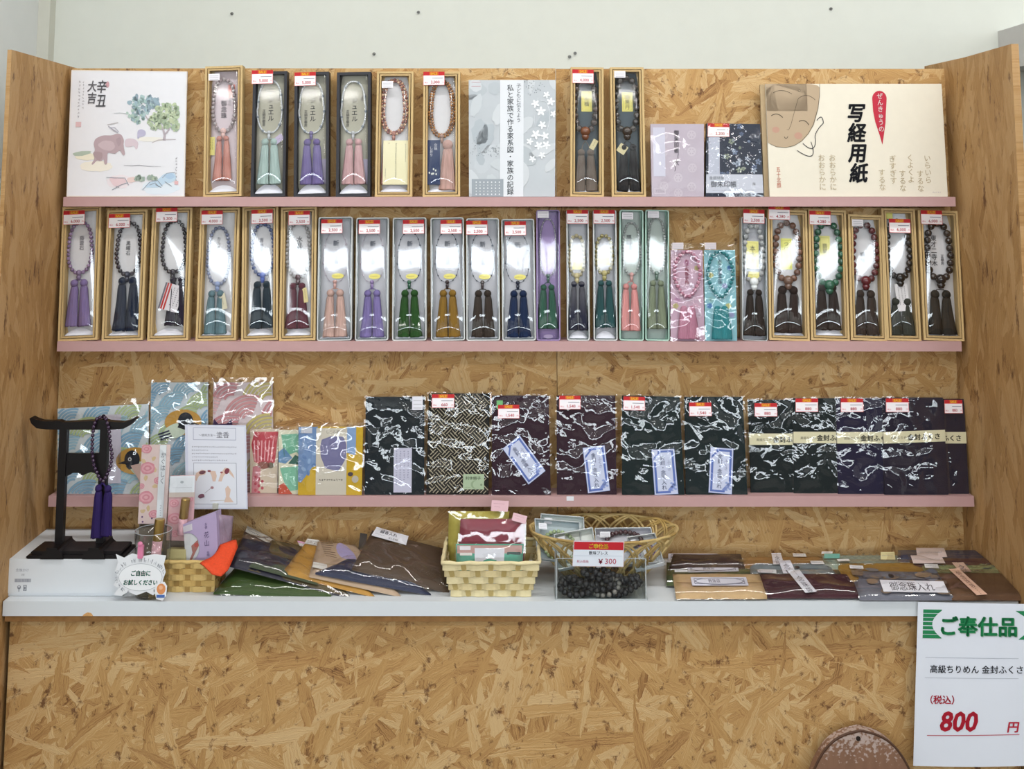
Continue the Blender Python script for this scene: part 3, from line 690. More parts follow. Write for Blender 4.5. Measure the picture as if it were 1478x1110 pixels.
# top shelf
juzu_box(1, 'wood', (293, 348, 296, 350, 95), (.48, .1, .5, .3), (3.0, ['d8c8cc', 'e2d8da'], 'beads clear'), (.47, .565, .875, .42, 'bd8479'), 'pale rose beads with a salmon pink tassel', 'beside the ox painting',
         ('white', .1, .06), [('御念珠', .47, .26, 9, '4a4650'), ('おんなの', .62, .2, 5, '7a737c')], [('back', .58, .14, .76, .24, 'dc8a80', 0, lines('c94a44', 2)), ('back', .08, .54, .24, .68, 'e3dc86', 0, lines('8a8a40', 2)), ('oval', .3, .93, .7, .985, 'e0e58e', 0, None)], 'pink', 'd9b7b2')
for q, tc, tg, nm, wh in (((362, 411, 365, 415, 103), ('9fb5b0'), ('sale', -.04, -.01, '5,000'), 'fine silvery beads with a pale aqua tassel', 'leftmost black box'),
                      ((424, 474, 425, 475, 104), ('6f6494'), ('sale', 0.0, 0.0, '5,000'), 'fine silvery beads with a violet tassel', 'middle black box'),
                      ((485, 534, 486, 535.5, 104), ('bf9a9c'), None, 'fine silvery beads with a dusty pink tassel', 'rightmost black box')):
    juzu_box(1, 'black', q, (.47, .07, .49, .37), (1.5, ['8f98a0', 'd2d6da'], 'cordfine'), (.5, .575, .9, .6, tc), nm, wh, tg, [('ジュエル', .5, .2, 9, '32323a'), ('正絹京都房', .3, .3, 5, '5c5a58'), ('数珠', .72, .19, 4, '77756f')],
             [('front', .62, .52, .92, .57, 'b6aac4', -.65, lines('5a5468', 1, True))] if tc == '9fb5b0' else [('back', .72, .7, .93, .9, 'a9a2b8', 0, None)], 'khaki', tc if tc == '6f6494' else 'bcc0c4', lobe=.17)
juzu_box(1, 'wood', (540, 595.5, 545, 596, 103), (.47, .06, .5, .36), (2.2, ['9c6a5e', 'c79a80', '8a5650', 'd8b89c'], 'double'), (.3, .58, .9, .25, 'a57a72'), 'pink stone beads in a double strand', 'right of the black boxes',
         ('white', .14, .08), [], [('front', .2, .555, .9, .905, 'e8e2bc', 0, lambda p, r: (p.scrawl(p.W * .5, 5, 2.9, 18, '5a5648', r, vert=True), p.scrawl(p.W * .87, 6, 2.4, 11, '77725e', r, vert=True), p.scrawl(p.W * .1, p.H * .65, 2.4, 6, '77725e', r, vert=True)))], 'white', 'a8786c')
juzu_box(1, 'wood', (610, 664, 611, 664, 103.5), (.5, .07, .52, .35), (2.2, ['96632f', 'b07c44', '7d4f26'], 'double'), (.66, .6, .945, .4, 'b8958c'), 'brown seed beads in a double strand', 'left of the record book',
         ('sale', 0, 0, '3,000'), [], [('front', .12, .55, .46, .905, '2d3a5c', 0, lambda p, r: (p.text('念珠', p.W * .65, 5, 5, 'd8d8dc', 2, vert=True), p.text('しおり', p.W * .3, 9, 5, 'd8d8dc', 2, vert=True), [p.ell(r.uniform(3, p.W - 3), r.uniform(p.H * .6, p.H * .8), 1.2, 1.6, 'd4d8d0', 2, 6) for _ in range(7)]))], 'white', 'a08276', tassel2=True)
juzu_box(1, 'wood', (823, 872, 824, 871, 97), (.45, .07, .5, .32), (5.0, ['2c211d', '3a2c25'], 'beads'), (.47, .67, .955, .62, '6a6058'), 'dark brown wooden beads with a grey brown tassel', 'right of the record book',
         ('sale', .05, .02, '4,000'), [], [('back', .34, .18, .66, .34, 'dcd270', 0, vtext('栴檀')), ('front', .62, .56, .78, .64, 'c9bf94', .5, lines('6a6448', 1))], 'slate', '6b4028')
juzu_box(1, 'wood', (884, 932, 880, 929.5, 97), (.48, .08, .5, .32), (5.0, ['1d1a1a', '28221f'], 'beads'), (.52, .63, .955, .6, '232224'), 'black brown wooden beads with a black tassel', 'left of the pale lilac stamp book',
         ('white', .12, .03), [], [('back', .36, .19, .68, .34, 'dcd270', 0, vtext('縞黒丹')), ('front', .2, .6, .46, .67, 'c9bf94', .6, lines('6a6448', 1, True))], 'slate', '332a24')
# middle shelf
J2 = [
 ('wood', (83, 140, 90, 146, 298), (.44, .12, .5, .31), (2.9, ['776384', '8d789a'], 'beads'), (.46, .585, .895, .56, '7a6a96'), 'lavender beads with a lavender tassel', 'leftmost on the middle shelf', ('sale', .04, .03, '6,000'), [('藤雲石', .46, .22, 7, '84818a')], [], 'white', '7a6888'),
 ('wood', (146, 205.5, 155, 212.5, 303), (.53, .1, .5, .3), (3.2, ['26222c', '322a36'], 'beads'), (.55, .56, .925, .58, '182338'), 'black beads with a dark navy tassel', 'second from the left wing', ('sale', .05, .03, '6,000'), [('黒曜石', .5, .24, 7, '55555c')], [], 'white', '22263a'),
 ('wood', (212, 271, 220, 277.5, 300), (.54, .1, .49, .3), (3.2, ['1c1a22', '2a2430'], 'beads'), (.66, .555, .89, .46, '20192a'), 'black beads with a black tassel and striped slip', 'third from the left wing', ('sale', .1, .0, '5,200'), [],
   [('front', .3, .58, .78, .78, 'd9d5da', .28, lambda p, r: (p.rect(0, 0, 2.5, p.H, '6a6670', 1), p.rect(3, 0, 5.5, p.H, 'b0322e', 1), p.rect(7, 0, 9.5, p.H, 'b0322e', 1), [p.scrawl(15 + 5 * i, 5, 3, 9, '6a6670', r, vert=True) for i in range(3)]))], 'white', '241e2c'),
 ('wood', (282, 340, 289, 346, 300), (.47, .15, .58, .28), (2.8, ['9aa6cc', 'b4bedc'], 'beads clear'), (.45, .66, .95, .5, '5d7880'), 'pale blue glass beads with a grey teal tassel', 'fourth from the left wing', ('sale', .04, .02, '4,000'), [('カルセドニー', .45, .22, 6, '4a4a55')], [('front', .56, .65, .72, .77, 'd3cdb2', -.22, lines('7a7458', 1))], 'white', '8c9cc0'),
 ('wood', (347.5, 401, 350, 401, 297), (.55, .14, .52, .32), (3.0, ['93a2cc', '6a80c0'], 'beads clear'), (.54, .6, .91, .58, '22303a'), 'sky blue glass beads with a dark green tassel', 'fifth from the left wing', ('sale', .26, .03, '2,500'), [('青水晶', .5, .24, 7, '8a8c98')], [], 'white', '5068b8'),
 ('wood', (403, 454.5, 405, 457.5, 299), (.48, .12, .53, .33), (3.0, ['c9c9cc', 'dededf'], 'beads clear'), (.47, .605, .91, .56, '5a2e3a'), 'clear crystal beads with a wine red tassel', 'sixth from the left wing', ('sale', .22, .03, '2,500'), [('水晶', .5, .22, 9, '55555c')], [('front', .64, .61, .76, .72, 'd8c890', -.15, lines('8a7a48', 1))], 'white', '4c2e36'),
]
for a in J2: juzu_box(2, *a)
PL = [((457.5, 507, 459.5, 509.5, 313), 'b99a90', 'c99f98', .08, 'beige pink'), ((512, 560.5, 514.5, 561, 314), '756a9c', '8a76a6', .08, 'violet'), ((566, 615.5, 567, 615.5, 314), '25481f', '2c5c44', .3, 'deep green'),
      ((622.5, 671, 621, 669.5, 314), '7d5f24', '3a2c30', .3, 'mustard gold'), ((674, 721, 672, 721, 315), '352c26', '3a2e30', 0.0, 'dark brown'), ((726, 772.5, 722.5, 772, 316), '152544', '1c2238', .1, 'navy blue')]
for i, (q, tc, bc, tu, nm) in enumerate(PL):
    cords = ['6b7280', '2f333c'] if i > 1 else ['b0a4b0', 'c2b8c6']
    nb = (.48, .12, .53, .36)
    juzu_box(2, 'plastic', q, nb, (1.1, cords, 'cord'), (.5, .63, .97, .62, tc), f'thin corded beads with a {nm} tassel', 'in the frosted row', ('sale', tu, .02, '2,500'), [('新', .49, .19, 9, '5a6070'), ('水晶', .5, .31, 7, '44464e')], [OV], 'grey', bc, lobe=.09)
juzu_box(2, 'purple', (774.5, 809, 774, 808, 303), (.5, .07, .51, .36), (1.5, ['c9c4d8', 'e0dcec'], 'beads clear'), (.47, .605, .91, .74, '2f5445'), 'tiny clear beads with a forest green tassel', 'on the middle shelf', ('white', .05, .01), [], [('oval', .3, .955, .7, .985, 'b9a8c8', 0, None)], 'lilac', '3a5a50')
juzu_box(2, 'plastic', (819, 851, 817, 850, 303), (.46, .2, .51, .34), (3.0, ['c8bc90', 'd6cca4'], 'beads clear'), (.5, .58, .92, .76, '4e4e56', '1d2034'), 'yellow quartz beads with a grey to navy tassel', 'next right after the lilac box', ('sale', .02, .0, '2,500'), [], [('back', .28, .4, .82, .46, 'e6dc78', 0, lines('6a6430', 2, True))], 'grey', 'b8ac80')
juzu_box(2, 'plastic', (857.5, 891, 855.5, 890, 303), (.48, .2, .49, .36), (3.0, ['b9ad6c', 'cdc48c'], 'beads clear'), (.5, .575, .9, .76, '25484a'), 'yellow green beads with a dark teal tassel', 'left of the first mint tinted box', ('sale', .02, .0, '2,500'), [], [('back', .22, .365, .72, .425, 'e6dc78', 0, lines('6a6430', 2, True))], 'grey', 'a49a5c')
juzu_box(2, 'green', (894.5, 929, 894, 929, 303), (.52, .1, .5, .37), (2.2, ['d4dedc', 'e4ecea'], 'beads clear'), (.45, .6, .925, .74, 'c98a88'), 'small crystal beads with a coral pink tassel', 'on the middle shelf', ('white', .1, .02), [('瑪瑙', .42, .19, 8, '3f4448'), ('水晶', .5, .24, 7, '3f4448')], [], 'green', 'c79894')
juzu_box(2, 'green', (932, 966, 931, 966, 303), (.5, .06, .49, .37), (2.2, ['cfd8d4', 'e2eae6'], 'beads clear'), (.5, .575, .91, .74, '76806a'), 'small crystal beads with a sage green tassel', 'beside the pink bead bag', ('white', .1, .01), [], [], 'green', '4f6a5c')
juzu_box(2, 'clear', (1071, 1109, 1071, 1106, 313), (.5, .07, .53, .37), (4.3, ['cfd4d6', 'e4e8ea'], 'beads clear'), (.52, .625, .96, .74, '2b231f'), 'large clear crystal beads with a black brown tassel', 'right of the blue bead bag', ('sale', .06, -.06, '2,500'), [], [('front', .2, .2, .68, .42, 'e2dc8a', 0, vtext('本水晶')), ('front', .25, .45, .7, .52, 'e2dc8a', 0, lines('8a8438', 2, True))], 'grey', 'dadfe0')
W2 = [((1110, 1170, 1109, 1164, 303), (.5, .1, .545, .31), (4.9, ['5e4034', '6d4c3c'], 'beads'), (.5, .63, .94, .62, '2e231f'), 'brown wooden beads with a black brown tassel', 'right of the crystal beads', ('sale', .02, -.03, '4,280'), [], [('back', .36, .22, .64, .46, 'dfe07c', 0, vtext('つげ御念珠'))], '6a5246'),
      ((1171, 1227, 1167, 1221, 303), (.52, .1, .58, .34), (5.2, ['1f4a38', '2a5c46'], 'beads'), (.47, .61, .92, .62, '2c221e'), 'green jade beads with a brown tassel', 'fourth from the right wing', ('sale', .02, .01, '4,280'), [], [('back', .32, .2, .6, .4, 'e2dc8c', 0, vtext('翡翠'))], '2c5a46'),
      ((1229, 1280, 1224, 1275, 310), (.47, .08, .53, .35), (5.0, ['4a181c', '5a2024'], 'beads'), (.47, .645, .955, .66, '352b25'), 'dark red agate beads with a dull brown tassel', 'third from the right wing', ('white', .1, .04), [('瑪瑙', .45, .3, 8, '66666e')], [], '5a2026'),
      ((1282, 1329, 1271, 1322, 301), (.48, .1, .53, .34), (4.8, ['1a171c', '25211f'], 'beads'), (.5, .72, .96, .7, '33352e'), 'black onyx beads under a white slip', 'second from the right wing', ('sale', .2, .08, '6,000'), [], [('front', .34, .575, .7, .78, 'dcdadc', -.1, lines('6a6a70', 3)), ('front', .14, .035, .34, .08, 'b9b84c', 0, None)], '23201e'),
      ((1334, 1392.5, 1325, 1382.5, 304), (.5, .1, .535, .3), (5.2, ['231d1c', '2d2624'], 'beads'), (.5, .66, .955, .62, '28241f'), 'dark ebony beads with a black tassel', 'beside the right wing', ('sale', .06, .0, '6,000'), [('東才二寺木', .42, .19, 9, '44444a'), ('正絹房', .62, .34, 5, '66666c')], [], '2a2422')]
for q, lp, b, t, nm, wh, tg, tx, cd, bo in W2: juzu_box(2, 'wood', q, lp, b, t, nm, wh, tg, tx, cd, 'white', bo)
# ------------------------------------------------------------ papers, books and pouches on the rails
def standq(k, xbl, xbr, xtl, xtr, yt, lean=6.0, Yb=None, yt2=None, lift=0.0):
    """upright face standing on shelf k, corners on one leaning plane"""
    Yb = Yb or YE + 0.008; z = LED[k][0] + 0.0004 + lift; a = math.radians(lean); P0 = V((0, Yb, z)); n = V((0, -math.cos(a), math.sin(a)))
    yb = {1: 284, 2: 492.5, 3: 715.5}[k]
    bl, br = V((at(xbl, yb, Yb).x, Yb, z)), V((at(xbr, yb, Yb).x, Yb, z))
    return Quad(atp(xtl, yt, P0, n), atp(xtr, yt2 or yt, P0, n), br, bl)
def slab(q, t):
    """plate with its front on the quad and thickness t behind it"""
    mb = MB(); a = [mb.vert(q.p(u, v, 0)) for u, v in ((0, 0), (1, 0), (1, 1), (0, 1))]; b = [mb.vert(q.p(u, v, -t)) for u, v in ((0, 0), (1, 0), (1, 1), (0, 1))]
    mb.face(a[::-1]); mb.face(b)
    for i in range(4): mb.face((a[i], a[(i + 1) % 4], b[(i + 1) % 4], b[i]))
    return mb
def root_at(name, q, label, cat, group=None): return empty(name, q.c, label, cat, group)
def loc(q, root): return q.c - root.location
m_paper = pm('white_paper', 'dedfe4', 0.7, 0.01, 60, 0.05, 0.3)
m_cream = pm('cream_paper', 'dcd6c6', 0.75, 0.015, 60, 0.05, 0.3)
m_board = pm('kraft_board', 'b09a78', 0.8, 0.05, 80)
def crink(name, **k): return film(name, **k)
m_sleeve = film('cellophane_sleeve', 1.6, 0.035, 0.5, 24, dist=1.2, tint='ffffff')
m_sleeve2 = film('cellophane_soft', 1.72, 0.06, 0.5, 12, dist=0.8)
# ---- painted card of an ox
q = standq(1, 96, 266, 103, 270, 101, 6, yt2=103); r = root_at('painted_board', q, 'square white painted board with a brown ox and two trees', 'picture')
mk('board', slab(q, 0.004), m_paper, r)
P = q.printer(168, 180, 0.0002); rn = random.Random(5)
X = lambda x, y: (x / 6 - 3 + 7 * y / 1110, y / 6 - 1)
def chaikin(p, n=2):
    for _ in range(n):
        q_ = []
        for a, b in zip(p, p[1:] + p[:1]): q_ += [(a[0] * .8 + b[0] * .2, a[1] * .8 + b[1] * .2), (a[0] * .2 + b[0] * .8, a[1] * .2 + b[1] * .8)]
        p = q_
    return p
def zp(pts, col, L=1): P.pts(chaikin([X(*p) for p in pts]), col, L)
def zs(pts, w, col, L=3): P.stroke([X(*p) for p in pts], w, col, L)
P.outline(0, 0, 168, 180, 1.0, 'e2d6c4', 1)
for (x, y, a, b, c) in ((230, 830, 140, 45, 'e7e0cc'), (160, 750, 110, 30, 'e4dcbc'), (700, 600, 120, 20, 'e2dfd2'), (780, 1010, 160, 60, 'd2dfe8'), (430, 960, 110, 55, 'e2d6da')): P.ell(*X(x, y), a / 6, b / 6, c, 1, 24, 0, .08, rn)
P.ell(*X(110, 722), 13, 3.2, '8fa68a', 2, 16, -.12, .15, rn)
def crown(cx, cy, rx, ry, cols, n, L):
    for i in range(n):
        a = rn.uniform(0, 6.28); d = math.sqrt(rn.random()); s = rn.uniform(1.6, 4.2)
        P.ell(*X(cx + rx * d * math.cos(a), cy + ry * d * math.sin(a)), s, s * .8, rn.choice(cols), L + i % 3, 8, rn.uniform(0, 3), .25, rn)
zs([(690, 480), (680, 430), (650, 380)], 1.6, '9a8a90', 2)
crown(630, 300, 110, 90, ['6f9aa8', '547f90', '7aa8a2', '89b0ae', '4f7688'], 75, 2); crown(570, 400, 80, 60, ['6f9aa0', '5b8a8c', '8ab09c'], 35, 2)
crown(730, 290, 60, 45, ['6a93a4', '7aa8a0', '547f90'], 22, 2)
zs([(820, 610), (825, 570), (815, 520), (790, 470)], [4, 3.4, 2.6, 1.6], '9c8c94', 4); zs([(825, 560), (860, 520), (880, 480)], [2.6, 2, 1.4], '9c8c94', 4)
zs([(715, 630), (770, 605), (830, 600), (920, 600)], 1.0, 'a79aa0', 4)
crown(850, 370, 110, 85, ['9db57c', '84a068', 'b4c695', '73925c', 'a8ba80'], 80, 5); crown(760, 450, 90, 70, ['9db57c', '84a068', '6d8c5c', 'b4c695'], 55, 5); crown(890, 480, 60, 50, ['8aa56c', '73925c', 'a8ba80'], 26, 5)
zp([(480, 605), (520, 592), (570, 600), (598, 630), (590, 680), (575, 690), (560, 655), (520, 668), (478, 665)], 'c9b3bc', 3)
zp([(590, 525), (625, 512), (660, 530), (662, 560), (640, 575), (605, 580), (598, 600), (588, 598)], '9f9abc', 3)
zp([(210, 640), (228, 596), (290, 568), (370, 570), (410, 552), (452, 560), (475, 610), (468, 650), (484, 735), (462, 740), (440, 690), (400, 725), (372, 722), (330, 716), (330, 770), (326, 815), (304, 818), (300, 770), (270, 790), (240, 780), (205, 820), (190, 815), (222, 765), (203, 722), (225, 700)], '9a767c', 4)
zp([(240, 650), (300, 610), (380, 620), (400, 670), (360, 705), (290, 690)], 'b2949a', 5); zp([(400, 600), (445, 580), (450, 640), (425, 670)], '8a646a', 5)
zp([(205, 715), (235, 705), (290, 715), (285, 770), (250, 785), (225, 760)], '84595c', 5)
zs([(340, 490), (380, 520), (420, 545)], 1.4, '8f8a9a', 6); zs([(330, 478), (370, 470), (425, 458)], 0.9, '9a9292', 6); zs([(352, 505), (395, 500), (430, 540)], 1.2, 'a9a6b4', 6)
zs([(470, 822), (540, 826), (600, 822), (680, 830), (790, 832)], [.5, .9, 1.2, .8, .3], '7c7c86', 3); zs([(390, 380), (440, 374), (500, 380)], .8, 'aab4b8', 3)
zp([(335, 920), (420, 925), (490, 940), (490, 970), (430, 1000), (380, 1000)], 'd6b4b8', 3); zp([(495, 930), (560, 918), (585, 940), (560, 965), (500, 970)], 'dbbab0', 3)
zp([(640, 1010), (690, 960), (760, 945), (820, 890), (900, 880), (925, 930), (880, 970), (820, 970), (780, 1010), (700, 1010)], 'a5c6dc', 3); zp([(800, 905), (880, 885), (915, 920), (860, 945)], '8ab4d4', 4)
for pts in ([(320, 925), (400, 930), (480, 930), (510, 990)], [(370, 1030), (440, 990), (500, 970)], [(400, 1000), (430, 1010)], [(630, 1030), (690, 965), (760, 950), (800, 1000)], [(740, 985), (790, 1010)], [(800, 930), (840, 890), (910, 880)], [(690, 990), (740, 970), (770, 1005)], [(820, 960), (880, 1000)]): zs(pts, .9, '5a6878', 5)
crown(600, 935, 35, 14, ['7f9a80', '6c8a72'], 9, 5); crown(715, 930, 45, 18, ['86a07a', '6c8a72'], 12, 5)
P.text('辛丑', *X(282, 92), 20, '37373f', 6, vert=True, bold=.015, slant=.12, sx=.75); P.text('大吉', *X(200, 98), 17, '37373f', 6, vert=True, bold=.02, sx=.8, slant=.1)
P.scrawl(*X(92, 110), 5, 11, '85838a', rn, 6, True, .5); P.scrawl(*X(128, 110), 4.6, 9, 'a09ea4', rn, 6, True, .45); P.scrawl(*X(925, 760), 4.4, 8, '77767e', rn, 6, True, .5)
P.ell(*X(334, 130), 2.6, 4.6, 'b8727a', 6); P.rect(*X(58, 455), *X(104, 497), 'd3a2a4', 6); P.rect(*X(905, 955), *X(936, 985), 'd0908e', 6)
P.c = [tuple(x * .72 + y * .28 for x, y in zip(k, lin('e0e0e6'))) if k else k for k in P.c]; mk('painting', P, INK, r)
# ---- grey family record book
q = standq(1, 677, 801, 676.5, 802, 115.5, 5); r = root_at('record_book', q, 'grey paperback family record book with white blossoms and a vertical title', 'book')
mk('book_block', slab(q, 0.008), pm('grey_cover', 'b3b9be', 0.5, 0.05, 14), r)
P = q.printer(125, 169, 0.0002); rn = random.Random(11)
for i in range(26): P.ell(rn.uniform(0, 125), rn.uniform(0, 169), rn.uniform(8, 24), rn.uniform(5, 13), rn.choice(['b9bfc4', 'aeb5ba', 'c2c7cb', 'a9b1b7', 'bcc2c6']), 1 + i % 3, 18, rn.uniform(0, 3), .12, rn)
P.ell(66, 137, 22, 22, 'c4c9cd', 4, 28)
P.rect(45, 0, 79, 169, 'd4d8dd', 5)
for i in range(60): P.ell(rn.uniform(2, 44), rn.gauss(103, 6), rn.uniform(.4, 1.0), rn.uniform(.3, .7), '7d848a', 5, 6)
for i in range(30): P.ell(rn.uniform(80, 112), rn.gauss(9, 5), rn.uniform(.4, 1.2), rn.uniform(.4, .8), '7d848a', 5, 6)
P.stroke([(104, 30), (112, 32), (116, 44), (117, 60), (113, 74)], .7, 'd6dade', 5); P.stroke([(94, 70), (96, 40), (100, 26)], .5, 'cdd2d6', 5)
for fx_, fy_, s in ((96, 35, 6), (104, 46, 7), (118, 32, 6), (122, 50, 5), (106, 66, 6), (97, 80, 7), (110, 82, 6), (88, 90, 5), (101, 96, 6), (112, 95, 6), (106, 110, 5), (92, 115, 5), (112, 22, 5)):
    for k in range(5):
        a = k * 1.2566 + fx_; P.ell(fx_ + s * .55 * math.cos(a), fy_ + s * .55 * math.sin(a), s * .52, s * .28, 'e2e5e8', 6, 8, a)
P.rect(4, 144, 50, 169, '959da4', 6)
for j in range(5):
    for i in range(7): P.ell(10.5 + i * 5.6, 148.5 + j * 4.3, 1.0 if j % 2 == 0 else .7, 1.0 if j % 2 == 0 else .7, 'd9dde0', 7, 8)
P.text('私と家族で作る家系図・家族の記録', 60, 7, 10.0, '4d5258', 7, vert=True, bold=.008); P.text('子どもに伝えよう', 72, 5, 7.2, '5a5f66', 7, vert=True)
P.rect(4, 3, 17, 3.6, 'c08a92', 6); P.rect(4, 9, 17, 9.6, 'c08a92', 6)
mk('cover_print', P, INK, r)
# ---- stamp books
q = standq(1, 941, 1016, 939, 1016, 179, 6); r = root_at('stamp_book', q, 'pale lilac stamp book with white rosettes and a vertical title', 'book')
mk('book_block', slab(q, 0.012), pm('lilac_cover', 'b8adba', 0.55, 0.03, 40), r)
P = q.printer(77, 105, 0.0002)
for x, y in ((59, 16), (59, 40), (60, 64), (59, 91), (39, 78), (39, 100), (18, 90), (18, 17), (18, 41)):
    P.ell(x, y, 6.6, 6.6, 'c3bac4', 1, 20)
    for k in range(6): P.ell(x + 3.6 * math.cos(k * 1.047), y + 3.6 * math.sin(k * 1.047), 1.0, 1.0, 'b3a8b6', 2, 6)
P.rect(3, 5, 20.5, 76, 'c9c8d8', 3); P.text('御朱印帳（大）', 37, 9, 8.6, '3b3742', 4, vert=True, bold=.012, sx=.85)
P.outline(4, 93, 20, 101, .5, 'd6d0d6', 4); P.scrawl(7, 97, 2.4, 5, '8c8494', random.Random(2), 5)
mk('cover_print', P, INK, r)
mk('wrapper', q.sheet(0.001, 0.001, amp=0.0008, seed=3), m_film1, r, smooth=True)
q = standq(1, 1019, 1102, 1020, 1097, 178, 7, yt2=179); r = root_at('stamp_book', q, 'navy stamp book with small pale flowers, wrapped in film', 'book')
mk('book_block', slab(q, 0.012), pm('navy_cover', '1b2538', 0.6, 0.05, 60), r)
P = q.printer(79, 106, 0.0002); rn = random.Random(21)
for i in range(60):
    x, y = rn.uniform(2, 77), rn.uniform(2, 104); s = rn.choice([1.2, 2.4, 3.4, 4.6]); c = rn.choice(['76849c', '9aa6b8', '8a9480', '5d6c88', 'aab4c2'])
    if s < 2: P.ell(x, y, 1.1, 1.3, 'c2cad4', 1, 8)
    else:
        for k in range(5):
            a = k * 1.2566 + i; P.ell(x + s * .6 * math.cos(a), y + s * .6 * math.sin(a), s * .42, s * .3, c, 1, 8, a)
        P.ell(x, y, s * .2, s * .2, '38455c', 2, 6)
P.rect(3, 10, 19, 76, 'b4b9c8', 2); P.rect(0, 74, 79, 101, 'c0c4d0', 3)
P.text('金銀特製', 4, 81.5, 5.4, '40444f', 4); P.text('御朱印帳', 6, 92, 9.6, '33363f', 4, bold=.01, sx=.95); P.text('蔦', 64, 90, 5, '40444f', 4); P.scrawl(10, 97, 2.2, 26, '8a8e9a', rn, 4)
mk('cover_print', P, INK, r)
card(q.sub(.02, 0, .42, .185), 'price_sticker', None, r, sale('2,200'), 31, 20, 0.0016).location = (0, 0, 0)
mk('wrapper', q.sheet(0.0022, 0.001, amp=0.0018, seed=8), m_sleeve, r, smooth=True)
# ---- sutra copying paper pads
q2 = standq(1, 1103, 1360, 1097, 1352, 122, 5, Yb=YE + 0.017)
r = root_at('paper_pad', q2, 'second calligraphy paper pad mostly hidden behind the front one', 'paper pad', 'calligraphy paper pads'); mk('page_block', slab(q2, 0.006), m_board, r)
q = standq(1, 1111, 1368, 1105, 1359, 121, 5.5); r = root_at('paper_pad', q, 'wide white calligraphy paper pad with a sleeping face and black brush title', 'paper pad', 'calligraphy paper pads')
mk('page_block', slab(q, 0.006), m_cream, r)
P = q.printer(258, 163, 0.0003); X = lambda x, y: (x / 5.186 - 15 - 6 * y / 908, y / 5.186 - 6)
zp([(70, 30), (490, 30), (488, 120), (475, 220), (440, 340), (400, 410), (350, 465), (290, 500), (230, 513), (160, 508), (95, 478), (70, 450), (68, 200)], 'b09c82', 1); P.rect(0, 0, 60, 40, 'b09c82', 1)
P.stroke([X(*p) for p in ((490, 32), (488, 120), (475, 220), (440, 340), (400, 410), (350, 465), (290, 500), (230, 513), (160, 508), (110, 485))], [.5, .8, 1.0, 1.2, 1.0, 1.0, .8, .7, .6, .4], '6e6350', 2)
def arc(pts, w, col='4f4638'):                     # smooth quadratic through three points
    (a, b, c) = pts; P.stroke([X(*[(1 - t) ** 2 * a[k] + 2 * t * (1 - t) * (2 * b[k] - (a[k] + c[k]) / 2) + t * t * c[k] for k in (0, 1)]) for t in [i / 10 for i in range(11)]], w, col, 3)
arc([(135, 100), (205, 82), (278, 110)], .6); arc([(325, 145), (390, 120), (455, 155)], .7); zs([(325, 145), (300, 230), (270, 340), (252, 382), (238, 378)], .6, '5d5342', 3)
arc([(120, 275), (165, 262), (208, 288)], 1.1); arc([(330, 318), (372, 312), (405, 345)], 1.1); arc([(218, 432), (232, 444), (246, 430)], .8)
P.ell(*X(334, 84), 1.9, 1.7, '6e6350', 3, 12); P.ell(*X(334, 84), 1.3, 1.1, 'b09c82', 4, 12); P.ell(*X(155, 380), 5.5, 4.5, 'b58f7c', 2, 16); P.ell(*X(325, 425), 6, 5, 'b58f7c', 2, 16)
arc([(465, 310), (500, 285), (515, 330)], 1.1, '3c3a3e'); arc([(515, 330), (460, 400), (455, 455)], 1.1, '3c3a3e'); arc([(455, 455), (430, 520), (358, 482)], 1.1, '3c3a3e'); arc([(420, 470), (425, 575), (315, 535)], 1.0, '3c3a3e')
P.text('写経用紙', 129, 28.5, 29, '25262c', 4, vert=True, bold=.03, slant=.16, sx=.92)
dr = [(942 + 55 * math.sin(a), 145 - 60 * math.cos(a)) for a in [-1.75 + i * .25 for i in range(15)]] + [(990, 240), (985, 330), (970, 430), (960, 492), (940, 420), (908, 320), (893, 240)]
P.pts([X(*p) for p in dr], 'b52a3e', 2)
P.text('ぜんきゅうの', *X(944, 100), 9.6, 'eee6e4', 4, vert=True, bold=.015, sx=.9)
for t, x, y in (('おおらかに', 497, 562), ('おおらかに', 578, 562), ('ぎすぎす', 1032, 570), ('するな', 950, 672), ('くよくよ', 1165, 562), ('するな', 1105, 680), ('いらいら', 1295, 565), ('するな', 1238, 682)):
    P.text(t, *X(x, y), 10.6, 'b3a486', 4, vert=True, bold=-.004, gap=.98)
P.text('五十北顔', *X(172, 655), 8.0, 'b8644e', 4, vert=True, sx=.8, gap=.95); P.scrawl(*X(1335, 845), 2.6, 5, 'b0aab4', rn, 4)
mk('cover_print', P, INK, r)
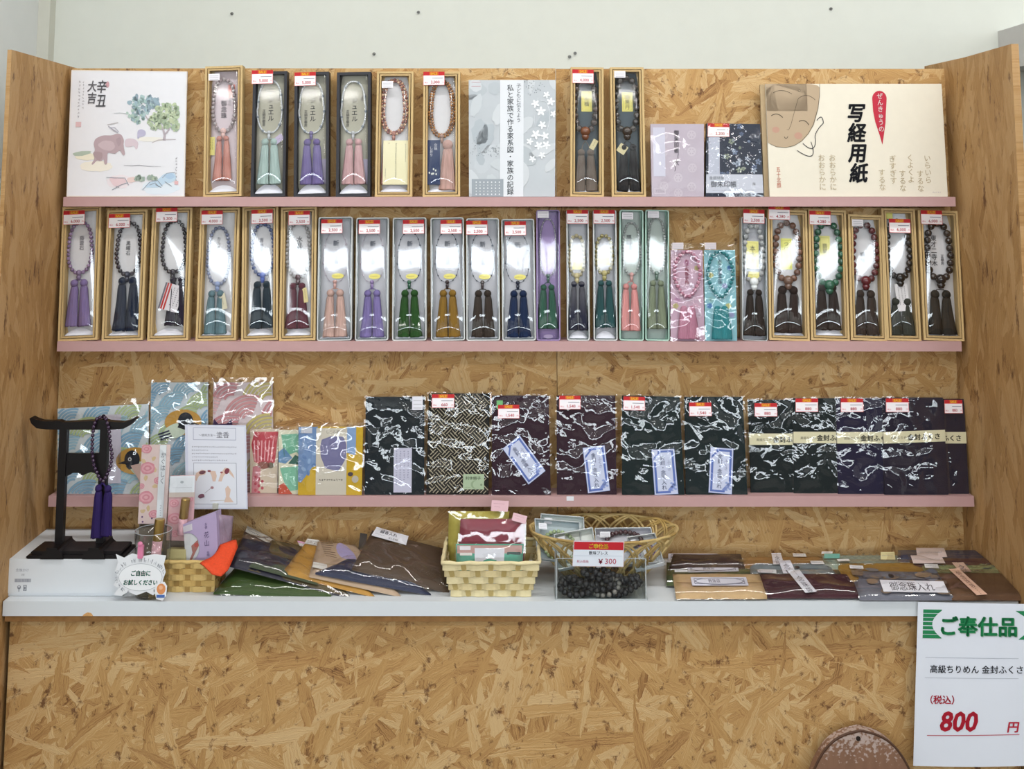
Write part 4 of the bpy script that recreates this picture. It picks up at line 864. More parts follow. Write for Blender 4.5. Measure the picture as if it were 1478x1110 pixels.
# ---- two bead bags on the middle shelf
def bead_bag(quad, yt_bag, col, cols, ink, tcol, nm, wh):
    xbl, xbr, xtl, xtr, yt = quad; q = standq(2, xbl, xbr, xtl, xtr, yt, 6.5); rn = random.Random(int(xbl)); W_, H_ = xtr - xtl, 492 - yt
    r = root_at('bead_bag', q, f'{nm} cellophane bag of child prayer beads {wh}', 'bead bag', 'cellophane bead bags')
    mk('card', slab(q, 0.001), pm('bag_card_' + col, col, 0.6, 0.02, 60), r)
    P = q.printer(W_, H_, 0.0002)
    for i, (x, y) in enumerate(((.2, .28), (.82, .2), (.64, .4), (.2, .55), (.75, .62), (.15, .62), (.85, .72), (.5, .14))):
        c = cols[i % len(cols)]
        for k in range(5): P.ell(x * W_ + 2.2 * math.cos(k * 1.257), y * H_ + 2.2 * math.sin(k * 1.257), 2.3, 2.0, c, 1, 8)
    P.text('お子様御念珠', W_ * .5, H_ * .1, 6.2, ink, 2, vert=True, bold=.01); mk('card_print', P, INK, r)
    jz = empty('prayer_beads', q.c, f'{nm} child prayer beads tied in the cellophane bag {wh}', 'prayer beads', 'child prayer beads in bags')
    s = q.w / W_; tm = thread(tcol)
    Lp = [((.5 + .4 * math.sin(6.283 * t)) , .27 - .25 * math.cos(6.283 * t) if True else 0) for t in [i / 48 for i in range(48)]]
    Lp = [(x + (0.5 - x) * (max(0, y - .3) * 1.3), y) for x, y in Lp]
    pts = along([(x * q.w, y * q.h) for x, y in Lp], 2.9 * s * 2)
    for x, y in pts:
        b = mk('bead', bead_mesh(tcol, True), None, jz, q.p(x / q.w, y / q.h, 2.9 * s)); b.scale = [2.9 * s] * 3
    cd = MB(); cd.tube([q.p(u, v, 2.9 * s) for u, v in Lp], .0007, 6, True); mk('cord', cd, tm, jz)
    for sd in (-1, 1):
        a = MB(); rr = random.Random(sd)
        tm_ = tassel_mb(q.h * .36, q.w * .24, q.w * .42, .008, 5 + sd); R = Matrix((tuple((q.p(1, .5) - q.p(0, .5)).normalized()), tuple(-q.n), tuple((q.p(.5, 0) - q.p(.5, 1)).normalized()))).transposed().to_4x4()
        mk('tassel', tm_, tm, jz, Matrix.Translation(q.p(.5 + sd * .12, .62, .006)) @ R, smooth=True)
    top = (q.p(0, 0) - q.p(0, 1)).length; ext = (492 - yt_bag) / (492 - yt) - 1
    mk('cellophane', q.sheet(0.0095, 0.002, 16, 30, amp=0.004, seed=xbl, freq=2.2, top=ext * top), m_sleeve, r, smooth=True)
    p3 = Print(18, 11, lambda x, y, L: q.p((x * .9 + (1 if xbl < 1000 else 0)) / W_, -.005 - .075 + y * .9 / H_, .0115 + L * LAY)); p3.rect(0, 0, 18, 11, 'c9c0c4', 0); blank(p3); mk('price_sticker', p3, INK, r)
bead_bag((968, 1017, 968, 1014, 361), 351, 'b99cae', ['c9a2b6', 'b3a878', 'c4b0c0', 'b58aa8'], 'a03c56', 'b0788e', 'pink', 'on the middle shelf')
bead_bag((1018, 1064, 1016, 1061, 361), 350, '7fb2bd', ['b9bb7c', '4f7fb4', '8f9ac0', '86b4b4'], '4a4f66', '2f7d84', 'blue', 'on the middle shelf')
# ---- patterned cloth pouches at the left of the bottom shelf
def waves(P, rn, cols, step, bg=None):
    """overlapping fans of short curved stripes"""
    W_, H_ = P.W, P.H; L = 1; yy = H_ + step
    cents = [(x * step * 1.5 + (j % 2) * step * .75, j * step * .72) for j in range(-1, int(H_ / step / .72) + 3) for x in range(-1, int(W_ / step / 1.5) + 2)]
    for i, (cx, cy) in enumerate(cents):
        c = cols[(i * 7 + int(cy)) % len(cols)]; L = 1 + (i % 10)
        for k in range(2, 8):
            R = step * 1.04 * k / 7; a0 = math.pi * 1.08; P.stroke([(cx + R * math.cos(a0 + t * .105), cy + R * .9 * math.sin(a0 + t * .105)) for t in range(0, 17)], step * .1, c, L)
def bird(P, x, y, s, right=True, L=12):
    d = 1 if right else -1
    P.ell(x - d * s * .2, y + s * .1, s * 1.5, s * 1.0, 'b98e44', L, 24); P.ell(x - d * s * .8, y + s * .75, s * 1.0, s * .55, 'c3d0bc', L + 1, 20, -.3 * d)
    P.ell(x, y, s * .62, s * .68, '20242e', L + 2, 20); P.pts([(x + d * s * .45, y + s * .05), (x + d * s * 1.15, y + s * .28), (x + d * s * .45, y + s * .36)], '20242e', L + 2)
    P.pts([(x - d * s * .5, y + s * .2), (x + d * s * .5, y + s * .5), (x + d * s * .25, y + s * .75), (x - d * s * .65, y + s * .5)], '20242e', L + 2)
    P.ell(x + d * s * .18, y - s * .02, s * .15, s * .15, 'c9ccd0', L + 3, 10); P.ell(x + d * s * .18, y - s * .02, s * .08, s * .08, '20242e', L + 4, 8)
    for k in range(3): P.stroke([(x - d * s * (2.2 - k * .1), y + s * (1.05 + k * .2)), (x - d * s * (1.3 - k * .1), y + s * (.75 + k * .2))], s * .12, '2a2c48', L + 2)
def pouch(k, quad, lean, Yb, base, W_, draw, label, amp=.0055, t=.004, top=.008, sl=None, seed=0, group='patterned cloth pouches', yt2=None, yt=None):
    q = standq(k, *quad, lean, Yb, yt2); H_ = W_ * q.h / q.w
    r = root_at('cloth_pouch', q, label, 'pouch', group); mk('cloth', slab(q, t), pm('cloth_' + base, base, .8, .04, 300, .15, .2), r)
    P = q.printer(W_, H_, 0.0002); draw(P); mk('cloth_print', P, INK, r)
    mk('cellophane', q.sheet(0.0042, 0.004, 24, 32, amp=amp, seed=seed, freq=2.6, top=top), sl or m_sleeve2, r, smooth=True)
    return q, r
BLU = ['7fa6c0', '8fb4c6', 'a6b88a', '7fa6c0', '9cc0cc']
def dA(P):
    waves(P, random.Random(1), BLU, 30); P.rect(68, 12, 92, P.H * .88, 'c0bccb', 14); bird(P, 108, 74, 18, False, 14)
    P.pts([(106, 82), (128, 78), (130, 106), (122, 108)], 'c7aaa0', 19)
pouch(3, (83, 213, 83, 214, 590), 7, YE + .014, 'c3cdd2', 130, dA, 'blue wave cloth pouch with a bird, standing behind the black bead stand', seed=1, top=.012, yt2=583)
def dB(P): waves(P, random.Random(2), BLU + ['6d9cc4'], 27); bird(P, 52, 54, 18, True, 14)
pouch(3, (215, 300, 218, 300, 552), 5, YE + .033, 'c2ccd2', 84, dB, 'tall blue wave cloth pouch with a dark bird on ochre, behind the instruction sheet', seed=2, top=.006)
def dC(P):
    waves(P, random.Random(3), ['b97f84', 'c08a8c', 'c9a0a2', 'bdb070'], 36); P.pts([(2, 50), (8, 57), (20, 57), (27, 50), (30, 66), (30, 110), (0, 110), (0, 60)], '38204a', 14)
    for i in range(16): P.ell(3 + (i * 7) % 25, 60 + (i * 5) % 16, .5, .5, 'b09ac0', 15, 6)
pouch(3, (306, 395, 308, 393, 552), 5, YE + .033, 'd0c3c6', 86, dC, 'pink wave cloth pouch with a purple cat, behind the instruction sheet', seed=3, top=.01)
def dR(P):
    P.rect(0, 0, 40, P.H, 'c8b9a4', 1); P.pts([(6, 4), (40, 4), (38, 22), (36, 46), (20, 52), (6, 45), (2, 22)], 'b8444e', 2)
    for i in range(6): P.stroke([(6 + i * 5.4, 16), (7 + i * 4.6, 44)], 1.6, 'd9a0a2', 3)
    P.ell(20, 50, 9, 5, '8c5a50', 4); P.ell(30, 50, 5, 4, '6f6a5c', 4); P.pts([(4, 52), (16, 50), (12, 92), (2, 92)], 'c9838a', 3)
    for i in range(9): P.ell(8 + (i % 3) * 5, 66 + i * 3, 2.2, 2.2, 'c05a66', 5, 8)
pouch(3, (361, 400, 361, 402, 619), 7, YE + .02, 'c4a9a4', 40, dR, 'small red striped cloth pouch at the left of three small ones', seed=4, t=.003)
def dG(P):
    P.pts([(4, 6), (40, 4), (40, 44), (26, 30), (8, 36)], '6aa98c', 2); P.pts([(0, 30), (8, 24), (20, 38), (10, 46), (0, 44)], '5d86ac', 2); P.pts([(14, 46), (24, 34), (40, 40), (40, 48)], '1f5a4c', 3); P.pts([(2, 52), (40, 48), (40, 80), (12, 84)], '78b498', 2)
    P.pts([(0, 76), (8, 72), (20, 92), (0, 96)], 'b8503c', 4); P.stroke([(16, 94), (34, 90)], 3, 'b8503c', 4)
    for i in range(6): P.ell(3 + i * 2, 80 + (i * 5) % 12, .7, .7, 'e0c8c0', 5, 6)
pouch(3, (402, 440, 402, 440, 621), 7, YE + .0135, 'cfcdb4', 38, dG, 'small green leaf print cloth pouch between the red and the yellow one', seed=5, t=.003)
def dY(P):
    P.pts([(0, 0), (28, 0), (26, 50), (4, 78), (0, 76)], '6d8ab4', 1)
    for i in range(12): P.ell(4 + (i * 7) % 22, 5 + i * 5.4, 4, 2.4, ['86a2c4', '5f7eac'][i % 2], 2, 10, i)
    P.pts([(70, 0), (84, 0), (84, 40), (70, 36)], '7f9cc4', 1)
    P.rect(26, 2, 71, P.H, 'c3bdae', 3); P.pts([(34, 18), (48, 13), (66, 14), (70, 24), (70, 44), (62, 58), (58, 62), (40, 58), (33, 42), (32, 28)], '6f6e94', 4); P.text('しじみ蝶', 40, 9, 5, '77726a', 4); P.scrawl(32, 74, 3.6, 10, '5c5850', random.Random(4), 4, False, .7)
    P.ell(77, 66, 4, 3, '4a4048', 5); P.ell(84, 73, 5, 5, 'b3ab9c', 5); P.rect(4, 1, 20, 9, 'bfc2cc', 5)
pouch(3, (430, 522, 431, 524, 616), 7, YE + .007, 'c2a030', 94, dY, 'yellow cloth pouch with a blue shape and a pale paper band', seed=6, t=.003)
# ---- folded ceremonial cloths in cellophane
def blue_label(p):
    p.outline(0, 0, 32, 66, .5, '7c8cc0', 2); p.rect(8, 2, 30, 5, '5a70b4', 2); p.rect(27, 2, 30, 48, '5a70b4', 2); p.rect(2, 18, 5, 64, '5a70b4', 2); p.rect(2, 61, 22, 64, '5a70b4', 2)
    p.pts([(2, 12), (12, 2), (15, 2), (2, 16)], '5a70b4', 3); p.pts([(18, 60), (30, 46), (30, 52), (22, 62)], '7a8cc8', 3)
    p.text('金封・念珠入れ', 14, 9, 7.2, '3a4470', 3, vert=True, bold=.005); p.text('ふくさ', 22.5, 16, 5.4, '5a6490', 3, vert=True)
    for i in range(7): p.ell(24 + (i % 3) * 2.4, 50 + i * 1.7, 2.0, 1.6, '93a4d4', 3, 8)
def fukusa(quad, lean, Yb, col, label, stk=None, lab=None, seed=0, amp=.003, band=None, draw=None, yt2=None, mk_extra=None, sleeve=None):
    q = standq(3, *quad, lean, Yb, yt2); W_ = (quad[1] - quad[0] + quad[3] - quad[2]) / 2; H_ = W_ * q.h / q.w; yt = quad[4]; x0 = quad[2]
    r = root_at('ceremonial_cloth', q, label, 'folded cloth', 'folded cloths in cellophane')
    mk('cloth', slab(q, 0.004), pm('crepe_' + col, col, .75, .08, 500, .2, .25), r)
    hb = 715.5 - yt; S_ = lambda x, y: ((x - x0 - (quad[0] - x0) * (y - yt) / hb) / W_, (y - yt) / hb)
    if draw: P = q.printer(W_, H_, .0002); draw(P); mk('cloth_print', P, INK, r)
    if band:
        y0, y1, rot, cut = band; (u, v0), (_, v1) = S_(x0, y0), S_(x0, y1); s = q.sub(-.004, v0, 1.004, v1, math.radians(rot), .0006)
        def db(p): p.text('高級ちりめん', 10, 11, 4.6, '46443a', 2); p.text('金封ふくさ', 34, 12.6, 9.4, '23221e', 2, bold=.03)
        card(s, 'paper_band', INK, r, db, 88, 17, .0004, base='d6d0ae')
    if lab:
        cx, cy, w_, h_, rot, kind = lab; u, v = S_(cx, cy); s = q.sub(u - w_ / 2 / W_, v - h_ / 2 / hb, u + w_ / 2 / W_, v + h_ / 2 / hb, math.radians(rot), .0006)
        if kind == 'blue': card(s, 'paper_label', INK, r, blue_label, 32, 66, .0004, base='c6cde4')
        else: card(s, 'paper_label', INK, r, kind[1], w_, h_, .0004, base=kind[0])
    if mk_extra: mk_extra(q, r, S_)
    mk('cellophane', q.sheet(0.0022, 0.003, 22, 34, amp=amp, seed=seed, freq=3.3, top=.003), sleeve or m_sleeve, r, smooth=True)
    if stk:
        x, y, pr, w_ = stk; (u0, v0), (u1, v1) = S_(x, y), S_(x + w_, y + 20); s = q.sub(u0, v0, u1, v1, 0, .0062)
        card(s, 'price_sticker', INK, r, sale(pr), 31, 20, .0003, base='ece8ec') if pr else card(s, 'price_sticker', INK, r, blank, 18, 11, .0003, base='d8d8e0')
    return q, r
def l46(p):
    for i in range(4): p.scrawl(4 + i * 5.6, 5, 3.4, 15 - i, '7c7e9a', random.Random(i), 2, True)
fukusa((526, 612, 528, 612.6, 573), 8, YE + .008, '131c22', 'blackish green folded cloth with a lavender leaflet at its foot', (596, 572, None, 15), (581, 680, 26, 64, 0, ('bcbcd0', l46)), 1)
def dgeo(P):
    """fret of interlocking bars at 45 degrees"""
    c = 12.0; w = 1.25; col = '9c937e'
    for i in range(-22, 23):
        for j in range(-22, 23):
            for m in range(3):
                o = (m + .5) / 3; e = (0.04, 1.30) if m == 1 else (.04, .96)
                seg = [((i + t) * c, (j + o) * c) for t in (e[0], (e[0] + e[1]) / 2, e[1])] if (i + j) % 2 else [((i + o) * c, (j + t) * c) for t in (e[0], (e[0] + e[1]) / 2, e[1])]
                pp = [(45 + (x - y) * .7071, 75 + (x + y) * .7071) for x, y in seg]
                if all(-3 < x < P.W + 3 and -3 < y < P.H + 3 for x, y in pp): P.stroke(pp, w, col, 1)
def l47(p):
    p.text('利休緞子', 3, 8, 5.6, '4d5c44', 2, bold=.01); p.ell(17, 15, 6, 6, '8fa384', 2, 20); p.ell(19.5, 15, 5.4, 5.6, 'a5b89a', 3, 20); p.ell(26, 15.5, 1.6, 1.6, '7d8c72', 3, 10); p.scrawl(3, 19, 1.8, 5, '6c7c62', random.Random(1), 3)
fukusa((615, 705, 619, 707, 568), 8, YE + .010, '141312', 'black folded cloth with a beige diagonal fret pattern', (624, 569, '660', 32), (683, 697, 30, 22, 0, ('a5b89a', l47)), 2, .003, None, dgeo)
def x48(q, r, S_):
    s = q.sub(*S_(717, 578), *S_(726, 591), 0, .006); card(s, 'green_sticker', INK, r, lambda p: None, 9, 12, .0002, base='6fae72', label='small green sticker')
fukusa((710, 795, 710, 792, 571), 8, YE + .008, '2a1522', 'wine purple folded cloth with a blue bordered label lying askew', (719, 584.5, '1,540', 31), (756, 665, 31, 65, -37, 'blue'), 3, mk_extra=x48)
fukusa((804, 890, 803.5, 888, 571), 8, YE + .010, '2c1824', 'wine purple folded cloth with an almost upright blue bordered label', (807, 571, '1,540', 31), (860.4, 679, 32, 66, -6.5, 'blue'), 4)
fukusa((898, 988, 898, 981, 571), 8, YE + .008, '0f1e20', 'dark green folded cloth with its price sticker at the top left corner', (899.5, 572, '1,540', 32), (958, 682, 33, 66, -2.8, 'blue'), 5, yt2=573)
fukusa((990, 1079, 988, 1072, 573), 8, YE + .010, '0f1d20', 'dark green folded cloth with its price sticker below the edge', (994, 581, '1,540', 33), (1040, 681, 33, 66, 4.5, 'blue'), 6)
B = [((1084, 1172, 1080, 1167, 577), .0240, '0e191b', 'dark green folded cloth with a paper band, leftmost of the banded row', (1088, 582, '880', 33), (628, 645, 0, 0)),
     ((1146, 1234, 1145, 1230, 575), .0190, '0e191b', 'dark green folded cloth with a paper band, second of the banded row', (1147, 575, '880', 33), (625, 642, 0, 0)),
     ((1210, 1298, 1207, 1293, 575), .0140, '1a1630', 'indigo folded cloth with a paper band, beside the green ones', (1212, 575, '880', 33), (625, 642, 0, 0)),
     ((1277, 1369, 1274, 1361, 574), .0085, '1d1728', 'dark purple folded cloth with its whole paper band showing', (1277, 575, '880', 34), (623, 640, -2, 0)),
     ((1311, 1399, 1308, 1391, 576), .0150, '1c1628', 'dark purple folded cloth half hidden at the right end', (1362.5, 577, '880', 27), (625, 642, 0, 0))]
for i, (qd, dy, c, lb, st, bd) in enumerate(B): fukusa(qd, 7.5, YE + dy, c, lb, st, None, 10 + i, .0026, bd)
p0 = at(823, 719.5, YE); sc = MB(); sc.box(-.0068, .0068, -.0004, 0, -.004, .004)
mk('paper_scrap', sc, m_paper, None, p0, label='tiny white paper scrap stuck on the bottom pink rail', cat='paper scrap')
# ------------------------------------------------------------ things on the counter
def zc(px, py, h=0.0): return atz(px, py, ZC + h)
def cpt(s): return at(*s)
m_acr = film('acrylic', 1.32, 0.02, tint='f8fafa')
m_acredge = pm('acrylic_edge', 'aab0b2', 0.2, 0.05, 30, spec=0.6)
m_gold = pm('gold_cap', 'b89a5a', 0.28, 0.04, 40, metal=1.0)
m_lacq = pm('black_lacquer', '0e0a0b', 0.38, 0.08, 30, spec=0.3)
m_boxw = pm('white_carton', 'd2d7dc', 0.6, 0.01, 30, spec=0.3)
m_boxt = pm('white_carton_lid', 'd5d2cc', 0.6, 0.015, 30, spec=0.3)
# white carton, two pieces: base and lid
Yw = zc(7, 861).y; xw0, xw1 = zc(7, 861).x, at(178, 861, Yw).x; zw = at(90, 807, Yw).z; yw1 = atz(140, 763.5, zw).y
cw = (xw0 + xw1) / 2; hw = zw - ZC
r = empty('carton', V((cw, Yw, ZC)), 'low white cardboard carton under the black bead stand', 'box')
mb = MB(); mb.box(xw0 - cw + .002, xw1 - cw - .002, .002, yw1 - Yw - .002, .0005, .006); mb.box(xw0 - cw + .001, xw1 - cw - .001, .001, yw1 - Yw - .001, .006, hw - .004); mk('carton_base', mb, m_boxw, r)
mb = MB(); mb.box(xw0 - cw, xw1 - cw, 0, yw1 - Yw, .0055, hw); mk('lid', mb, m_boxw, r)
sc = (xw1 - xw0) / 171
P = Print(60, 40, lambda x, y, L: (xw0 - cw + (10 + x) * sc, -.0001 - L * LAY, hw - (9 + y) * sc)); rn = random.Random(1)
P.text('念珠かけ', 4, 8, 4.8, '8a8f98', 1); P.text('2個', 12, 14, 3.4, '9a9ea6', 1); P.rect(3, 18, 27, 23, 'b8bcc4', 1)
for i in range(22): P.rect(3.5 + i * 1.05, 18.4, 3.5 + i * 1.05 + rn.uniform(.25, .6), 22.6, '7c808a', 2)
P.ell(10, 30, 2.6, 3, '7d828c', 1); P.ell(10, 29, 1.4, 1.4, 'c4c8ce', 2); P.rect(9.4, 33, 10.6, 36, '7d828c', 2); P.outline(16, 27, 21, 35, 1, '7d828c', 1); P.rect(17.5, 29, 19.5, 33, '7d828c', 2)
mk('carton_print', P, INK, r)
# ---- black lacquered bead stand with purple beads
ys = Yw + .030; S0 = at(120, 780, ys); ss = S0.x - at(119, 780, ys).x          # metres per pixel at the stand
zb = zw + .0004
r = empty('bead_stand', V((at(119, 780, ys).x, ys, zb)), 'black lacquered bead stand shaped like a gate on the white carton', 'stand')
ox = r.location.x
def sx_(px): return at(px, 690, ys).x - ox
def sz_(py): return at(119, py, ys).z - zb
mb = MB()
for a0, a1, y0, y1, z0, z1 in ((-.086, .086, -.030, .030, 0, .006), (-.080, .080, -.026, .026, .006, .012)): mb.box(a0, a1, y0, y1, z0, z1, .0025)
mk('base', mb, m_lacq, r)
for s in (-1, 1):
    mb = MB(); xc = sx_(90) if s < 0 else sx_(149)
    mb.prism([(xc - .020, .0), (xc + .020, 0), (xc + .018, .008), (xc + .010, .015), (xc + .009, .019), (xc - .009, .019), (xc - .010, .015), (xc - .018, .008)], -.033, .033); mk('foot', mb, m_lacq, r)
    mb = MB(); zt = sz_(612); mb.box(xc - .0068, xc + .0068, -.006, .006, .012, zt, .001); mk('post', mb, m_lacq, r)
top = [(41, 603), (44, 610), (52, 617), (66, 618.5), (82, 619), (160, 619), (178, 617.5), (188, 612), (196, 603.5), (193, 602), (186, 606), (176, 608.5), (155, 607), (146, 604), (138, 606), (90, 608.5), (84, 606), (72, 607), (58, 606.5), (50, 604), (44, 601)]
mb = MB(); mb.prism([(sx_(x), sz_(y)) for x, y in top][::-1], -.0075, .0075); mk('top_bar', mb, m_lacq, r)
pn = [(93, 654), (146, 654), (146, 688), (143, 687), (139, 683), (132, 681), (126, 683), (120, 686), (114, 682), (106, 682), (99, 686), (93, 688)]
mb = MB(); mb.prism([(sx_(x), sz_(y)) for x, y in pn][::-1], -.003, .003); mk('panel', mb, m_lacq, r)
jz = empty('prayer_beads', r.location.copy(), 'dark purple prayer beads with purple tassels hung over the black stand', 'prayer beads')
m_pb = bead_mesh('33203a')
loop = [(146, 601, .0), (140, 602, -.0105), (136, 612, -.0125), (134.5, 630, -.011), (134.5, 650, -.0105), (138, 670, -.0105), (145, 685, -.0105), (151, 694, -.0105)]
loop2 = [(146, 601, .0), (153, 603, -.0105), (158, 618, -.0115), (161, 640, -.0115), (164, 655, -.0115), (162, 672, -.0115), (156, 686, -.011), (151, 694, -.0105)]
for lp in (loop, loop2):
    pts = [V((sx_(x), y, sz_(py))) for x, py, y in lp]; cd = MB(); cd.tube(pts, .0008, 6); mk('cord', cd, thread('2a1c3c'), jz)
    Q = []; 
    for a, b in zip(pts, pts[1:]):
        for i in range(20): Q.append(a + (b - a) * i / 20)
    acc = 0; prev = Q[0]; last = -1
    for p in Q:
        acc += (p - prev).length; prev = p
        if acc - last > .0068: last = acc; b = mk('bead', m_pb, None, jz, p); b.scale = [.0034] * 3
for x, yy, seed in ((146.5, -.0125, 3), (161, -.016, 4)):
    zt = sz_(704); w_ = 15 * ss; cd = MB(); cd.tube([(sx_(151), -.0105, sz_(694)), (sx_(x), yy, sz_(703))], .0016, 6); mk('cord', cd, thread('2a1c52'), jz)
    t = mk('tassel', tassel_mb(sz_(704) - sz_(773 if seed == 3 else 769), w_ * .8, w_ * 1.2, .011, seed), thread('2a1c52'), jz, (sx_(x), yy, zt), smooth=True)
    kb = MB(); kb.sphere((0, 0, 0), 1, 12, 8); e = mk('knot', kb, thread('2a1c52'), t, (0, 0, .002), smooth=True); e.scale = (w_ * .34, .006, .007)
# ---- tumbler with a tester bottle and a burst sign
g0 = zc(211, 867); gs = g0.x - at(210, 867, g0.y).x; gy = g0.y + 23 * gs
r = empty('tumbler', V((g0.x, gy, ZC + .0003)), 'clear glass tumbler holding the gold capped tester behind the burst sign', 'glass')
H = 93 * gs * .98; mb = MB(); mb.lathe([(22.5 * gs, 0), (23 * gs, .004), (25 * gs, H * .6), (26.5 * gs, H), (25.9 * gs, H), (24.4 * gs, H * .6), (22 * gs, .008), (0.0001, .0075)], 40); mk('glass_wall', mb, film('tumbler_glass', 1.4, 0.02, tint='fbfcfb'), r, smooth=True)
mb = MB(); mb.lathe([(22 * gs, 0.0005), (22.4 * gs, .007), (.0001, .0072)], 40); mk('glass_base', mb, film('glass_base', 1.6, 0.03, tint='efece2'), r, smooth=True)
rm = MB(); rm.tube([(26.2 * gs * math.cos(t * .157), 26.2 * gs * math.sin(t * .157), H) for t in range(40)], .0005, 6, True); mk('rim', rm, m_acredge, r)
def bottle(name, b, t, rad, frac, label, cat=None, parent=None, off=None):
    """roll-on bottle from b to t (world), gold cap on the upper part"""
    d = (t - b); L = d.length; R = d.to_track_quat('Z', 'Y').to_matrix().to_4x4(); M = Matrix.Translation(b - (off or V())) @ R
    o = empty(name, M, label, cat, None, parent)
    mb = MB(); mb.lathe([(rad * .9, 0), (rad, .002), (rad, L * (1 - frac)), (rad * .8, L * (1 - frac) + .001)], 20); mk('bottle_body', mb, pm('pink_label', 'd8a0aa', .5, .3, 120), o, smooth=True)
    mb = MB(); mb.lathe([(rad * 1.02, L * (1 - frac) + .001), (rad * 1.02, L - .001), (rad * .95, L), (.0001, L)], 20); mk('cap', mb, m_gold, o); return o
yb_ = gy + .004
bottle('tester_bottle', V((g0.x + .000, gy + .004, ZC + .013)), at(231, 749, gy + .010), 7.2 * gs, .33, 'pink roll-on tester bottle with gold cap leaning in the tumbler', 'bottle')
# burst sign and its pink clip
ysn = g0.y - .004
c0 = at(203, 832, ysn); r = empty('burst_sign', c0, 'white burst shaped sign with green writing clipped to the tumbler', 'sign')
X = lambda px, py: ((px - 203) * gs, (832 - py) * gs)
spk = []; rn = random.Random(9)
ol = [(166, 801), (178, 806), (190, 800), (205, 804), (222, 801), (239, 803), (236, 815), (239, 826), (235, 838), (238, 846), (228, 852), (222, 858), (212, 853), (198, 858), (186, 853), (176, 859), (165, 857), (172, 848), (164, 844), (171, 834), (166, 824), (170, 812)]
mb = MB(); mb.prism([X(*p) for p in ol][::-1], -.0003, .0003); mk('sign_card', mb, pm('sign_card_white', 'dfe2e6', .5, .01, 40), r)
P = Print(80, 62, lambda x, y, L: (*(lambda a: (a[0], -.0003 - L * LAY, a[1]))(X(163 + x, 799 + y)),))
for i in range(130):
    a = rn.uniform(0, 6.283); ca, sa = math.cos(a), math.sin(a)
    r0, r1 = 1.04, rn.uniform(1.15, 1.32); p0, p1 = (40 + 32 * r0 * ca, 34 + 20 * r0 * sa), (40 + 29 * r1 * ca, 34 + 21 * r1 * sa)
    if 3 < p1[0] < 74 and 4 < p1[1] < 56: P.stroke([p0, p1], [.2, rn.uniform(.4, 1.1)], rn.choice(['5c6068', '8c929c', 'a9aeb6']), 1)
P.ell(40, 34, 31.5, 19, '9aa0a8', 2, 40); P.ell(40, 34, 31, 18.5, 'e6e9ec', 3, 40)
P.text('ご自由に', 40, 31.5, 8.2, '2c8a72', 4, center=True, bold=.035, slant=.12, sx=.9); P.text('お試しください', 40, 44, 7.9, '2c8a72', 4, center=True, bold=.035, slant=.12, sx=.9)
mk('sign_print', P, INK, r)
P = Print(20, 26, lambda x, y, L: (*(lambda a: (a[0], -.0012 - L * LAY, a[1]))(X(224 + x, 839 + y)),)); P.pts([(2, 3), (14, 0), (18, 6), (17, 20), (12, 26), (3, 24), (0, 14)], 'e4e6ea', 0); P.ell(9.5, 10, 6.4, 7.6, 'd8905c', 1, 14); P.ell(9, 8, 3, 3, 'e4b08a', 2, 10); P.rect(3, 18, 15, 22, '4a6cae', 2); mk('sticker', P, INK, r, label='small orange and blue sticker')
cp = MB(); cp.box(-.0045, .0045, -.0032, .004, -.010, .012, .0015); cp.sphere((-.001, -.002, .014), .0045, 10, 6, (1, .6, 1)); mk('pink_clip', cp, pm('pink_plastic', 'd07a9c', .3, .1, 60, spec=.5), None, V((X(202, 795)[0] + c0.x, ysn, at(202, 797, ysn).z)), label='small pink clip holding the burst sign on the tumbler rim', cat='clip')
# ---- taupe holder with fragrance packets
yh = 2.085; h0, h1 = at(201, 760, yh), at(271, 760, yh); cx = (h0.x + h1.x) / 2
r = empty('packet_holder', V((cx, yh, ZC + .0003)), 'taupe card holder behind the tumbler with pink packets in it', 'holder'); hh = at(235, 761, yh).z - ZC; w2 = (h1.x - h0.x) / 2
m_tp = pm('taupe_card', '7d7266', .7, .05, 60); mb = MB(); mb.box(-w2, w2, 0, .002, 0, hh); mk('front_wall', mb, m_tp, r)
for s in (-1, 1): mb = MB(); mb.box(s * w2 - .001, s * w2 + .001, .002, .036, 0, hh * 1.08); mk('side_wall', mb, m_tp, r)
mb = MB(); mb.box(-w2, w2, .036, .038, 0, hh * 1.15); mk('back_wall', mb, m_tp, r); mb = MB(); mb.box(-w2, w2, .002, .036, 0, .003); mk('floor_plate', mb, m_tp, r)
def quadY(tl, tr, br, bl): return Quad(cpt(tl), cpt(tr), cpt(br), cpt(bl))
q = quadY((205, 642, 2.078), (246, 642, 2.078), (240, 756, 2.068), (199, 756, 2.068))
r = root_at('fragrance_packet', q, 'tall pink floral fragrance packet with vertical writing before the taupe holder', 'packet'); mk('packet_card', slab(q, .003), pm('packet_pink', 'd9c3bf', .6, .03, 60), r)
P = q.printer(41, 114, .0002); rn = random.Random(3)
def rose(P, x, y, s, L): P.ell(x, y, s, s * .82, 'd08c98', L, 20, 0, .06, rn); P.ell(x, y, s * .76, s * .6, 'dba4ac', L + 1, 18, 0, .08, rn); P.ell(x, y, s * .52, s * .38, 'cc8894', L + 2, 14, 0, .1, rn); P.ell(x, y, s * .28, s * .2, 'dba8ae', L + 3, 10)
for x, y in ((18, 20), (8, 48), (22, 60), (14, 92), (4, 24), (20, 36), (6, 96)): P.ell(x, y, 4, 2.6, 'cdb48c', 1, 10, x, .2, rn)
for x, y, s in ((7, 6, 8), (10, 34, 11), (26, 52, 6), (10, 76, 11), (22, 100, 7), (2, 60, 5)): rose(P, x, y, s, 2)
